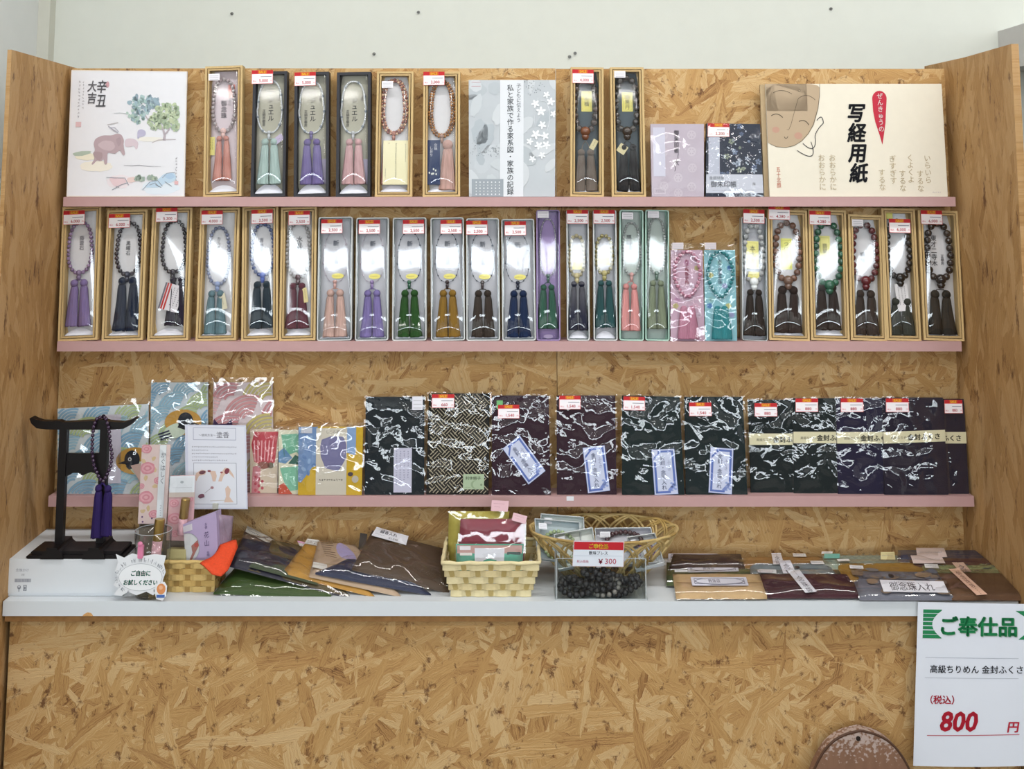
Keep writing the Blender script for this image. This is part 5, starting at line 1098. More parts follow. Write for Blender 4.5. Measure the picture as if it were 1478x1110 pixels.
P.rect(26.5, 0, 36, 112, 'd3d8dc', 7); P.text('かぐはしく', 32, 10, 9.4, '585c66', 8, vert=True, gap=1.0, sx=.8); P.scrawl(32, 88, 3.4, 5, '8a8e98', rn, 8, True, .5)
for x, y in ((6, 104), (20, 106), (7, 111)): P.ell(x, y, 1.4, 1.4, '6a4a74', 6, 8)
mk('packet_print', P, INK, r); mk('wrapper', q.sheet(.001, .001, 8, 14, amp=.001, seed=4), m_film1, r, smooth=True)
q = quadY((246, 687, 2.06), (282, 686, 2.06), (278, 781, 2.062), (240, 780, 2.062))
r = root_at('fragrance_packet', q, 'pink floral packet with white header and gold capped bottle beside the tumbler', 'packet'); mk('packet_back', slab(q, .002), pm('packet_rose', 'cfa3a8', .6, .06, 60), r)
P = q.printer(37, 94, .0002)
for x, y, s in ((8, 40, 7), (10, 62, 10), (26, 80, 8), (12, 84, 6), (30, 34, 5)): rose(P, x, y, s, 1)
P.rect(0, 0, 37, 24, 'd9dee4', 6); P.ell(18, 9, 2.6, 2, 'aab2b8', 7, 12); P.stroke([(4, 17), (33, 17)], .4, 'b4b8c0', 7); P.rect(0, 24, 37, 31, 'c3b6ae', 5); mk('packet_print', P, INK, r)
bottle('bottle', q.p(.62, .88, .010) + q.c, q.p(.72, .33, .010) + q.c, .0078, .55, 'gold capped roll-on bottle', None, r, q.c)
mk('wrapper', q.sheet(.019, .001, 10, 20, amp=.002, seed=6), m_sleeve2, r, smooth=True)
# ---- instruction sheet on a clip stand
q = quadY((266, 613, 2.13), (355, 614, 2.13), (357.5, 735, 2.118), (278, 735, 2.118))
q = Quad(at(267, 613, 2.13), at(355, 614, 2.13), at(357.5, 735, 2.118), at(268, 735, 2.118))
r = root_at('instruction_sheet', q, 'laminated white sheet with pictures of hands explaining scented powder', 'sign'); mk('sheet', slab(q, .001), pm('laminate_white', 'c9cddd', .25, .01, 30, spec=.5), r)
P = q.printer(90, 122, .0002); rn = random.Random(6); P.rect(4, 2, 88, 120, 'd3d6e0', 1); P.outline(12, 4, 75, 22, .6, '8f94ac', 2); P.text('～使用方法～', 20, 16.5, 4.2, '63626c', 2); P.text('塗香', 46, 18, 9.6, '54535c', 2)
for i, n in enumerate((24, 9, 24, 14, 19)): P.scrawl(11, 32 + i * 4.9, 2.75, n, '70717e', rn, 2, False, .38)
P.outline(12, 55, 75, 115, .7, '8f94a2', 2); P.rect(12.7, 55.7, 74.3, 114.3, 'd5d8e0', 2)
def hand(pts, L=3): P.pts(pts, 'd0b6a6', L)
hand([(14, 78), (16, 70), (24, 65), (31, 67), (29, 72), (20, 74), (16, 82)]); hand([(35, 67), (44, 67), (46, 74), (44, 82), (40, 82), (38, 73)]); hand([(48, 82), (52, 70), (58, 62), (64, 63), (70, 72), (72, 78), (66, 72), (62, 68), (56, 74), (53, 82)])
hand([(56, 112), (59, 104), (58, 92), (62, 88), (66, 94), (64, 104), (70, 112)]); P.ell(25, 69, 5, 2.6, '6f4850', 4, 12, -.2); P.ell(35, 67, 2.6, 1.4, '8a4a50', 4); P.ell(61, 67, 3.4, 4.6, '7a3c48', 4, 10, .5); P.ell(53, 69, 2, 1.4, '9a5a5a', 4)
P.ell(23, 103, 4.8, 3, '7a5260', 4, 12, -.3); P.stroke([(21, 106), (28, 104)], 1, '5a4450', 5); P.ell(39, 91, 2.4, 2, 'a07a80', 4); P.stroke([(28, 99), (37, 92)], .5, '8a8a90', 3); P.stroke([(36, 110), (58, 109)], .6, 'b5aca4', 3)
mk('sheet_print', P, INK, r)
b = at(310, 734, 2.112); r = empty('sign_clip', V((b.x, 2.125, ZC + .0003)), 'clear clip stand holding the instruction sheet by its lower edge', 'clip stand')
mb = MB(); mb.box(-.02, .02, -.015, .02, 0, .003, .001); mk('base', mb, m_acr, r); mb = MB(); mb.box(-.004, .004, .002, .005, .003, b.z - ZC + .006); mk('post', mb, m_acr, r); mb = MB(); mb.box(-.005, .005, -.0105, .004, b.z - ZC - .002, b.z - ZC + .0075); mk('jaw', mb, pm('clip_plastic', 'b9bab0', .3, .05, 40), r)
# ---- baskets woven of flat splints
def splint_basket(name, cx, y0, z0, wt, dt, wb, db, h, rows, ncol, nside, mat, mat2, label, wave=.0022, rim=None, skew=0.0):
    """rows of flat weavers running round, in and out of upright stakes"""
    r = empty(name, V((cx, y0, z0)), label, 'basket')
    def ring(t):                                      # half width, half depth, centre at height fraction t
        return (wb + (wt - wb) * t) / 2, (db + (dt - db) * t) / 2
    def peri(t, n, out=0.0):
        a, b = ring(t); a += out; b += out; P = []; k = .12
        for i in range(n):
            s = i / n * 4; side = int(s); f = s - side
            c = [(-a, -b), (a, -b), (a, b), (-a, b), (-a, -b)]; p, q = c[side], c[side + 1]; P.append((p[0] + (q[0] - p[0]) * f, p[1] + (q[1] - p[1]) * f))
        return P
    mb = MB(); a, b = ring(0); mb.box(-a + .003, a - .003, -b + .003, b - .003, 0.0005, .003); mk('bottom', mb, mat2, r)
    cols = []                                         # stake positions as (side fraction)
    for side, n in ((0, ncol), (1, nside), (2, ncol), (3, nside)):
        for i in range(n): cols.append((side, (i + .5) / n))
    def pt(side, f, t, out=0.0):
        a, b = ring(t); a += out; b += out; c = [(-a, -b), (a, -b), (a, b), (-a, b), (-a, -b)]; p, q = c[side], c[side + 1]; return V((p[0] + (q[0] - p[0]) * f, p[1] + (q[1] - p[1]) * f, h * t))
    nrm = [V((0, -1, 0)), V((1, 0, 0)), V((0, 1, 0)), V((-1, 0, 0))]
    sw = wb / ncol * .46
    for side, f in cols:
        tan = (pt(side, 1, .5) - pt(side, 0, .5)).normalized(); mb = MB(); mb.strip([pt(side, f, t) for t in (0, .5, 1)], [tan] * 3, sw, .0011); mk('stake', mb, mat2, r)
    for k in range(rows):
        t = (k + .5) / rows; mb = MB(); path = []; sides = []
        for si in range(4):
            n = ncol if si % 2 == 0 else nside
            for i in range(n):
                sg = 1 if (i + k + si) % 2 == 0 else -1
                for f, o in (((i + .12) / n, .6), ((i + .5) / n, 1), ((i + .88) / n, .6)): path.append(pt(si, f, t) + nrm[si] * (wave * (sg * o * .75 + .15))); 
            path.append(pt(si, 1, t) + (nrm[si] + nrm[(si + 1) % 4]) * .0006)
        path.append(path[0].copy())
        wid = h / rows * rnd_.uniform(.9, 1.0); mb.strip(path, [V((0, 0, 1))] * len(path), wid, .0011); mk('weaver', mb, mat if k % 2 else mat3_, r)
    # bound rim with a wrapped, slightly wavy edge
    a, b = ring(1.0); path = []
    for si in range(4):
        c = [(-a, -b), (a, -b), (a, b), (-a, b), (-a, -b)]
        for i in range(14):
            f = i / 14; p, q = c[si], c[si + 1]; e = max(0, abs(2 * f - 1) - .78) / .22
            path.append((p[0] + (q[0] - p[0]) * f, p[1] + (q[1] - p[1]) * f, h + .001 + .0008 * math.sin(i * 2.1 + si) + (skew * e * e)))
    mb = MB(); mb.tube(path, [.0034 + .0006 * math.sin(i * 1.7) for i in range(len(path))], 8, True); mk('rim', mb, mat3_, r, smooth=True); return r
rnd_ = random.Random(4)
m_spl = pm('pale_splint', 'cdbd90', .7, .08, 40, .2, .25, stretch=(4, 4, 40)); m_spl2 = pm('pale_splint_stake', 'b39e66', .7, .1, 40, .2, .25, stretch=(40, 40, 4)); mat3_ = pm('pale_splint_light', 'd6c99f', .7, .07, 40, .2, .25, stretch=(4, 4, 40))
f0 = zc(708, 864); bs = f0.x - at(707, 864, f0.y).x; bh = at(708, 813, f0.y).z - ZC
wt_ = 143 * bs * .985; cxb = at(708.5, 840, f0.y).x
yr1 = atz(708, 779, ZC + bh).y; dt_ = yr1 - f0.y + .006
splint_basket('splint_basket', cxb, f0.y + dt_ / 2 - .004, ZC + .0003, wt_, dt_, 112 * bs, dt_ * .8, bh, 5, 7, 5, m_spl, m_spl2, 'square cream splint basket with pouches in the middle of the counter')
BC = V((cxb, f0.y + dt_ / 2 - .004, ZC))
m_spB = pm('tan_splint', 'b99a5c', .7, .1, 40, .2, .25, stretch=(4, 4, 40)); m_spB2 = pm('tan_splint_stake', '9c7c42', .7, .1, 40)
mat3_ = pm('tan_splint_light', 'c4a86c', .7, .09, 40, .2, .25, stretch=(4, 4, 40))
g1 = zc(262, 855); s2_ = g1.x - at(261, 855, g1.y).x; h2 = at(262, 812, g1.y).z - ZC; x0, x1 = at(216, 812, g1.y).x, at(311, 812, g1.y).x
splint_basket('splint_basket', (x0 + x1) / 2, g1.y + .038, ZC + .0003, x1 - x0, .078, (x1 - x0) * .97, .074, h2, 5, 6, 4, m_spB, m_spB2, 'small tan splint basket under the lavender box')
# ---- lavender box with a cut-out window, leaning in the small basket
yl = g1.y + .022
A = quadY((272, 760, yl), (312, 741, yl + .004), (315, 812, yl), (268, 812, yl))
pl = [(264, 757), (312, 739), (315, 812), (268, 813)]
lw = [at(x, y, yl) for x, y in pl]; c = sum(lw, V()) / 4; r = empty('incense_box', c, 'lavender incense box with a half round window in the small basket', 'box')
dn = V((.004, .018, .0)); rt = [p + dn for p in lw]
def hexa(mb, F_, B_):
    a = [mb.vert(p) for p in F_]; b = [mb.vert(p) for p in B_]; n = len(a); mb.face(a[::-1]); mb.face(b)
    for i in range(n): mb.face((a[i], a[(i + 1) % n], b[(i + 1) % n], b[i]))
m_lav = pm('lavender_card', 'a898ba', .6, .02, 40)
uvp = lambda u, v: lw[0] * (1 - u) * (1 - v) + lw[1] * u * (1 - v) + lw[2] * u * v + lw[3] * (1 - u) * v - c
bq = [p - c for p in rt]
mb = MB(); half = [(0, .26)] + [(.46 * math.sin(a), .62 - .36 * math.cos(a)) for a in [i * math.pi / 12 for i in range(0, 13)]] + [(0, .98)]
out = [uvp(0, 0), uvp(1, 0), uvp(1, 1), uvp(0, 1)]
poly = [uvp(0, 0)] + [uvp(0, .24)] + [uvp(.46 * math.sin(a), .62 - .38 * math.cos(a)) for a in [i * math.pi / 12 for i in range(0, 13)]] + [uvp(0, 1), uvp(1, 1), uvp(1, 0)]
mb.poly(poly[::-1])
b4 = [mb.vert(p) for p in bq]; f4 = [mb.vert(p) for p in out]; mb.face(b4)
for i in (0, 1, 2): mb.face((f4[i], f4[(i + 1) % 4], b4[(i + 1) % 4], b4[i]))
mk('carton', mb, m_lav, r)
mb = MB(); V3 = [uvp(.46 * math.sin(a) * .97, .62 - .38 * math.cos(a) * .97) for a in [i * math.pi / 12 for i in range(0, 13)]]; mb.poly([p + V((0, .0008, 0)) for p in V3]); mb.poly([p + V((0, .012, 0)) for p in V3]); mk('window', mb, film('window_plastic', 1.7, .06, .6, 20, haze=.55), r)
P = Print(44, 72, lambda x, y, L: uvp(x / 44, y / 72) + V((0, -.0003 - L * LAY, 0))); P.text('お香', 30, 10, 5, '5a4a70', 1, vert=True, sx=.8); P.text('花山', 30, 24, 10, '4a3c60', 1, vert=True, sx=.75, gap=1.3); P.text('白檀', 31, 54, 4, '6a5a80', 1, vert=True)
P.rect(-2, 4, 12, 15, 'c9c4cc', 2); P.pts([(9, 42), (18, 34), (19, 44), (14, 54), (9, 66), (5, 68), (10, 54)], '9a6a62', -2); P.ell(16, 42, 3, 3.6, 'a8504a', -1.6); mk('box_print', P, INK, r)
q = Quad(at(314, 742, yl + .01), at(336, 745, yl + .03), at(331, 812, yl + .03), at(316, 812, yl + .01)); r2 = root_at('film_bag', q, 'dull mauve film bag standing behind the lavender incense box', 'bag'); mk('bag_body', q.pad(.006, 6, 10, rnd=.001, seed=3), pm('mauve_film', '8e7a8e', .25, .15, 60, spec=.5), r2, smooth=True); mk('film', q.sheet(.007, .001, 8, 12, amp=.003, seed=9), m_sleeve2, r2, smooth=True)
q = Quad(at(241, 793, yl), at(268, 793, yl), at(268, 812, yl - .004), at(241, 812, yl - .004)); r2 = root_at('incense_box', q, 'small straw yellow box lying in the small tan basket', 'box'); mk('carton', slab(q, .03), pm('straw_card', 'a9a070', .6, .05, 40), r2)
# orange crepe cloth draped over the basket corner
OC = [((289, 812, 2.0), (318, 787, 2.05)), ((296, 817, 1.996), (326, 783, 2.055)), ((307, 826, 1.994), (334, 779, 2.06)), ((318, 833, 1.992), (341, 781, 2.062)), ((326, 823, 1.996), (344, 788, 2.06))]
A_ = [[at(*a) + (at(*b) - at(*a)) * t for t in [i / 8 for i in range(9)]] for a, b in OC]; c = A_[2][4].copy(); r = empty('orange_cloth', c, 'bright orange crepe cloth tucked behind the small tan basket', 'cloth')
mb = MB(); I = [[mb.vert(p - c + V((0, -.003 * math.sin(i * 1.5 + j), .0025 * math.sin(i * 2.3 + j * .9) - .006 * math.sin(j / 8 * 3.14) * (i in (0, 4))))) for j, p in enumerate(row)] for i, row in enumerate(A_)]
for i in range(4):
    for j in range(8): mb.face((I[i][j], I[i + 1][j], I[i + 1][j + 1], I[i][j + 1]))
o = mk('cloth', mb, pm('orange_crepe', 'd2451e', .75, .1, 300, .2), r, smooth=True); md = o.modifiers.new('thick', 'SOLIDIFY'); md.thickness = .0025
# ---- fan of fallen pouches
m_dcl = m_sleeve2
def pilepouch(cs, t, col, label, lab=None, draw=None, WH=(60, 40), amp=.003, var=.1, seed=0, bump=.3, base=0.0):
    q = Quad(*[at(*c_) for c_ in cs], base=base); r = root_at('incense_pouch', q, label, 'pouch', 'pouches fanned out on the counter')
    mk('pouch_body', q.pad(t, 12, 10, .16, t * .25, seed), pm('pouchcloth_' + col, col, .6, var, 25, bump, .4, bscale=120), r, smooth=True)
    if draw: P = q.printer(*WH, t * 1.02); draw(P); mk('pouch_print', P, INK, r)
    if lab:
        u0, v0, u1, v1, rot, fn, w_, h_, bs_ = lab; s = q.sub(u0, v0, u1, v1, math.radians(rot), t + .0016); card(s, 'paper_label', INK, r, fn, w_, h_, .0003, base=bs_)
    mk('cellophane', q.sheet(t + .0005, .002, 20, 22, amp=amp * 1.6, seed=seed, freq=3.4, curl=.2), m_sleeve, r, smooth=True); return q
lw1 = lambda p: [p.scrawl(3, 4 + i * 4, 2.6, int((p.W - 5) / 2.6), '55565e', random.Random(i), 2) for i in range(max(1, int(p.H / 5)))]
pilepouch(((352, 806, 2.10), (470, 815, 2.10), (478, 863, 2.002), (308, 858, 2.006)), .009, '33481c', 'mossy green pouch lying flat at the bottom of the fan', seed=1)
pilepouch(((350, 778, 2.14), (430, 792, 2.14), (503, 864, 2.002), (330, 818, 2.035)), .008, '252433', 'dark navy pouch with crumpled wrap just above the green one', seed=2, amp=.006)
pilepouch(((353, 766, 2.165), (393, 786, 2.165), (374, 824, 2.08), (340, 806, 2.075)), .006, '6a564a', 'brown see-through pouch with a white strip at the left of the fan', (.02, -.06, 1.0, .16, 0, lw1, 44, 7, 'b5b0a8'), seed=3, amp=.005)
pilepouch(((392, 781, 2.15), (447, 792, 2.15), (507, 864, 2.003), (358, 824, 2.03)), .007, '54482c', 'olive brown pouch with a pink tag, left of the mustard one', (.66, -.02, 1.04, .10, 0, lambda p: (p.rect(0, 0, 20, 3.4, 'd09ab8', 2)), 20, 8, 'd3cfd2'), lambda P: (P.pts([(0, 34), (20, 24), (48, 26), (40, 40), (0, 40)], '46503f', 1)), seed=4)
pilepouch(((441, 786, 2.15), (462, 789, 2.15), (541, 863, 2.003), (406, 829, 2.03)), .008, 'a87c34', 'mustard yellow pouch in the middle of the fan', (.05, -.03, .95, .13, 0, lw1, 22, 11, 'cfccc8'), seed=5)
def dF(P):
    for i in range(8): P.stroke([(4 + i * 1.0, 3 + i * 2.2), (22, 2 + i * 2.4)], .7, '6f5a48', 1)
    P.ell(34, 12, 10, 9, '9a90b4', 2, 16, .3); P.ell(30, 24, 9, 5, 'b4a0a4', 2, 14); P.rect(1, 28, 12, 34, 'cfccc6', 3); P.ell(40, 22, 6, 5, '8a7c8c', 3)
pilepouch(((459, 783, 2.15), (512, 788, 2.15), (578, 862, 2.004), (446, 833, 2.02)), .008, 'a8917a', 'beige print pouch with lilac patch right of the mustard one', None, dF, seed=6)
pilepouch(((500, 812, 2.085), (566, 812, 2.085), (622, 862, 2.008), (455, 831, 2.018)), .009, '262c44', 'slate blue pouch mostly under the big brown one', None, lambda P: [P.stroke([(40 + i * 3, 33), (42 + i * 3, 35), (41 + i * 3, 37)], .7, '8f98a8', 1) for i in range(5)], seed=7, base=.002)
lb = lambda p: (p.text('線香入れ', 8, 7.6, 6, '3c3c46', 2, bold=.02), p.text('¥1,540', 22, 14, 4.6, '4c4c56', 2), p.scrawl(4, 11, 2, 7, '70707c', random.Random(2), 2))
pilepouch(((536, 771, 2.15), (640, 797, 2.15), (647, 860, 2.022), (507, 826, 2.03)), .010, '4a3a2c', 'big brown pouch with a white price label at the right of the fan', (.04, .0, .49, .24, 3, lb, 47, 16, 'd8d8de'), seed=8, base=.004, amp=.005)
q = Quad(at(520, 769, 2.17), at(530, 771, 2.17), at(527, 795, 2.16), at(517, 793, 2.16)); r = root_at('incense_pouch', q, 'small dark upright strip between the beige pouch and the big brown one', 'pouch'); mk('pouch_body', slab(q, .004), pm('pouchcloth_3a3028', '3a3028', .6, .1, 25), r)
# ---- pouches in the cream basket
def bpouch(cs, t, col, label, lab=None, draw=None, WH=(100, 60), seed=0, amp=.002):
    q = Quad(*[V(c_) for c_ in cs]); r = root_at('accessory_pouch', q, label, 'pouch', 'pouches in the cream basket'); mk('pouch_body', q.pad(t, 10, 10, .1, t * .15, seed), pm('pouchcloth_' + col, col, .7, .06, 200, .2, .3), r, smooth=True)
    if draw: P = q.printer(*WH, t * 1.02); draw(P); mk('pouch_print', P, INK, r)
    for lb_ in lab or (): u0, v0, u1, v1, rot, w_, h_ = lb_; card(q.sub(u0, v0, u1, v1, math.radians(rot), t + .003), 'pink_tag', INK, r, lambda p: (p.scrawl(4, 5, 2.4, 7, 'a87c86', random.Random(1), 2), p.scrawl(6, 10, 2.2, 4, 'a87c86', random.Random(2), 2)), w_, h_, .0003, base='d9b4bc')
    mk('cellophane', q.sheet(t + .001, .002, 14, 12, amp=amp, seed=seed, freq=2.2), m_sleeve2, r, smooth=True); return q
yB = BC.y
def slant(xl0, xl1, yt, xb0, xb1, Yt, Yb, zb): # top edge by pixels at depth Yt, foot inside the basket
    a, b = at(xl0, yt, Yt), at(xl1, yt, Yt); return (a, b, V((at(xb1, 815, Yb).x, Yb, zb)), V((at(xb0, 815, Yb).x, Yb, zb)))
bpouch(slant(648, 735, 738, 646, 730, yB + .050, yB + .036, ZC + .012), .012, 'a69a48', 'olive yellow pouch with a pink tag at the back of the cream basket', [(.70, -.20, .98, -.02, 3, 26, 17)], seed=1)
bpouch(slant(665, 758, 749, 659, 756, yB + .030, yB + .008, ZC + .012), .012, '7e3442', 'crimson pouch with a slanted pink tag in the cream basket', [(.80, -.09, 1.02, .05, 14, 24, 16)], seed=2)
def dT(P): P.rect(2, 2, 98, 14, 'b08a84', 1); P.rect(28, 6, 72, 60, 'cdced6', 2); P.rect(6, 3, 22, 9, 'd4d0d4', 3); P.rect(76, 12, 96, 16, '28403c', 3); P.rect(6, 13, 24, 17, 'd0ccc6', 2)
bpouch(slant(658, 756, 785, 660, 752, yB - .010, yB - .028, ZC + .012), .012, '4f9c84', 'teal pouch under a white paper band at the front of the cream basket', None, dT, seed=3)
# ---- oval open-work bamboo basket
yo = 2.095; oc = at(872, 838, yo); oz = ZC + .0003
r = empty('bamboo_basket', V((oc.x, yo, oz)), 'oval open work bamboo basket of crossing arches with clear cases in it', 'basket')
m_bam = pm('bamboo_splint', 'b9a06a', .45, .12, 30, .15, .4); m_bam2 = pm('bamboo_dark', 'a3874e', .5, .12, 30)
ob = (at(926, 838, yo).x - at(818, 838, yo).x) / 2; ot = (at(979, 765, yo).x - at(766, 765, yo).x) / 2; oh = at(872, 762, yo).z - oz
def oval(a, t):                                       # point on the bowl at angle a and height fraction t
    f = t ** .8; rx = ob + (ot - ob) * f; ry = .036 + (.086 - .036) * f; return V((rx * math.cos(a), ry * math.sin(a), .003 + (oh - .003) * t))
NA = 22
for k in range(NA):
    a0 = k * 6.28319 / NA; D_ = 1.35; mb = MB()
    for sft in (0, .075):
        path = [oval(a0 + sft + D_ * s, 1 - abs(2 * s - 1) ** 2.6) for s in [i / 18 for i in range(19)]]
        out = [V((math.cos(a0 + D_ * s), math.sin(a0 + D_ * s), .25)).normalized() for s in [i / 18 for i in range(19)]]
        path = [p + o * (.0012 if (k % 2) else -.0012) * math.sin(i * 1.3) for i, (p, o) in enumerate(zip(path, out))]
        mb.tube(path, .0023, 6)
    mk('arch', mb, m_bam if k % 3 else m_bam2, r, smooth=True)
mb = MB()
for j in range(5): mb.tube([oval(a * .157, .03 + j * .035) + V((0, 0, .0006 * math.sin(a * 3.1))) for a in range(40)], .0016, 6, True)
mk('foot_ring', mb, m_bam2, r, smooth=True)
mb = MB(); mb.lathe([(1, 0), (1, .003), (.001, .003)], 32, sx=ob * .97, sy=.035); mk('bottom', mb, m_bam2, r)
# clear cases with bracelets
def case(cs, label, ring, bcol, seed, cover='c3ccd2'):
    q = Quad(*[at(*c_) for c_ in cs]); r = root_at('bracelet_case', q, label, 'case', 'clear cases in the bamboo basket'); t = .010
    mb = MB(); a = [mb.vert(q.p(u, v, 0)) for u, v in ((0, 0), (1, 0), (1, 1), (0, 1))]; b = [mb.vert(q.p(u, v, -t)) for u, v in ((0, 0), (1, 0), (1, 1), (0, 1))]
    for i in range(4): mb.face((a[i], a[(i + 1) % 4], b[(i + 1) % 4], b[i]))
    mb.face(b); mk('case_tray', mb, pm('case_tray_' + cover, cover, .3, .03, 30), r)
    mb = MB()
    e = [(0, 0), (1, 0), (1, 1), (0, 1)]
    for i in range(4): mb.tube([q.p(*e[i], .0006), q.p(*e[(i + 1) % 4], .0006)], .0011, 6)
    mk('case_rim', mb, m_acredge, r); mb = MB(); mb.poly([q.p(u, v, .0008) for u, v in e]); mk('case_lid', mb, m_film1, r)
    p2 = Print(18, 11, lambda x, y, L: q.p(.08 + x / 100, .1 + y / 70, .0012 + L * LAY)); p2.rect(0, 0, 18, 11, 'dadce2', 0); blank(p2); mk('price_sticker', p2, INK, r)
    if ring:
        cu, cv, ru, rv, n = ring; jz = empty('bead_bracelet', q.c, f'{bcol[1]} bead bracelet inside a clear case in the bamboo basket', 'bracelet', 'bracelets in the clear cases'); rr = ru * q.w * 3.1 / n
        for i in range(n): bb = mk('bead', bead_mesh(bcol[0]), None, jz, q.p(cu + ru * math.cos(i * 6.283 / n), cv + rv * math.sin(i * 6.283 / n), -rr)); bb.scale = [rr] * 3
case(((781, 742, 2.115), (842, 747, 2.115), (845, 800, 2.075), (778, 795, 2.075)), 'rearmost clear case, standing at the left in the bamboo basket', None, None, 1, 'c9d2d0')
case(((772, 749, 2.10), (836, 754, 2.10), (840, 812, 2.06), (776, 806, 2.06)), 'clear case with a pale green bracelet, left in the bamboo basket', (.52, .62, .36, .36, 24), ('9cb086', 'pale green'), 2, 'aebdc2')
case(((800, 772, 2.085), (855, 762, 2.085), (862, 812, 2.045), (806, 822, 2.045)), 'tilted clear case in the middle of the bamboo basket', None, None, 3, 'cdd4d0')
case(((859, 763, 2.10), (939, 762, 2.10), (950, 812, 2.05), (862, 816, 2.05)), 'clear case with a dark red bracelet, right in the bamboo basket', (.5, .3, .3, .22, 22), ('40222a', 'dark red'), 4, 'b9bac4')
case(((905, 776, 2.085), (945, 770, 2.085), (958, 812, 2.04), (918, 822, 2.04)), 'small clear case at the far right of the bamboo basket', (.55, .5, .26, .26, 18), ('6a4a7a', 'purple'), 5, 'ced2d8')
# ---- open acrylic box of bracelets with its price card
f1 = zc(868, 866); a_s = f1.x - at(867, 866, f1.y).x; w2 = 64.5 * a_s; dpt = .058; ah = at(868, 806, f1.y).z - ZC
r = empty('acrylic_box', V((f1.x, f1.y, ZC + .0003)), 'clear acrylic box of black bracelets before the bamboo basket', 'box')
for nm, bb in (('front_wall', (-w2, w2, 0, .0018, 0, ah)), ('side_wall', (-w2, -w2 + .0018, .0018, dpt, 0, ah)), ('side_wall', (w2 - .0018, w2, .0018, dpt, 0, ah)), ('back_wall', (-w2, w2, dpt, dpt + .0018, 0, ah)), ('base', (-w2 - .003, w2 + .003, -.002, dpt + .003, -.0001, .002))):
    mb = MB(); mb.box(*bb); mk(nm, mb, m_acr, r)
mb = MB()
for s in (-1, 1): mb.box(s * w2 - .0009, s * w2 + .0009, -.0006, .0004, .002, ah); mb.box(s * w2 - .0009, s * w2 + .0009, dpt, dpt + .001, .002, ah)
mb.box(-w2 - .003, w2 + .003, -.0024, -.0016, 0, .0022); mb.box(-w2, w2, -.0004, .0006, ah - .001, ah); mk('edges', mb, m_acredge, r)
q = Quad(at(828, 780, f1.y - .002), at(901, 781, f1.y - .002), at(900, 818, f1.y - .002), at(826, 817, f1.y - .002)); r = root_at('price_card', q, 'small white price card with red band on the acrylic box', 'price card')
def pc(p):
    p.rect(1, 1.5, 73.5, 13, 'b2222c', 2); p.text('ご奉仕品', 37, 10.4, 7.4, 'f0c83c', 3, center=True, bold=.03); p.text('数珠ブレス', 37, 19.6, 5.6, '3a4656', 3, center=True, bold=.01); p.rect(2, 21.5, 72, 21.9, '9fb0c0', 2)
    p.text('税込価格', 6, 31.5, 4.4, 'b05a70', 3); p.text('￥', 36, 33, 9.5, 'a82c48', 3, bold=.03); p.text('300', 46.5, 33, 11, 'a82c48', 3, sx=1.05); p.outline(0, 0, 74.5, 37, .5, 'c9a9ae', 2)
card(q, 'card_face', INK, r, pc, 74.5, 37, .0008, base='d3dae4')
# hooks that hold the card on the box front
mb = MB(); mb.box(-.004, .004, .0008, .0026, -.004, .006); o = mk('hook', mb, m_acredge, r, V((0, .0, at(868, 812, f1.y).z - q.c.z - .004)))
BR = [(-.048, .020, .010, .028, 0.25, 0.1, '17181c'), (-.022, .030, .013, .028, -.2, .35, '1b1b1f'), (.004, .022, .020, .029, .35, -.15, '141519'), (.02, .036, .022, .028, -.3, .3, '1a1a1e'), (.046, .024, .011, .029, .15, -.3, '15161a'), (-.034, .024, .019, .026, -.35, .2, '18181c'), (.034, .020, .020, .025, .4, .35, '1c1c20'), (0.012, .014, .013, .023, .5, -.45, '6e6c66'), (-.006, .034, .030, .024, .2, .1, '16171b'), (.050, .036, .019, .022, -.3, -.2, '19191d'), (-.050, .036, .012, .023, .3, .3, '1a1a1d')]
ws = ['at the left wall', 'left of the middle', 'in the middle', 'at the back', 'at the right wall', 'lying on the left ones', 'lying on the right ones', 'grey', 'on top of the pile', 'in the right back corner', 'in the left back corner']
for (bx, by, bz, R_, tx, ty, c_), w_ in zip(BR, ws):
    M = Matrix.Translation((f1.x + bx * .9, f1.y + by, ZC + bz + .002)) @ Matrix.Rotation(tx, 4, 'X') @ Matrix.Rotation(ty, 4, 'Y'); lb = 'grey stone bracelet lying on the black ones in the acrylic box' if w_ == 'grey' else f'black bead bracelet {w_} in the acrylic box'
    jz = empty('bead_bracelet', M, lb, 'bracelet', 'black bracelets in the acrylic box'); br = .0054; n = int(6.283 * R_ / (br * 2.02))
    for i in range(n): e = mk('bead', bead_mesh(c_, False), None, jz, (R_ * math.cos(i * 6.283 / n), R_ * .62 * math.sin(i * 6.283 / n), .002 * math.sin(i))); e.scale = [br * (.8 if w_ == 'grey' else 1)] * 3
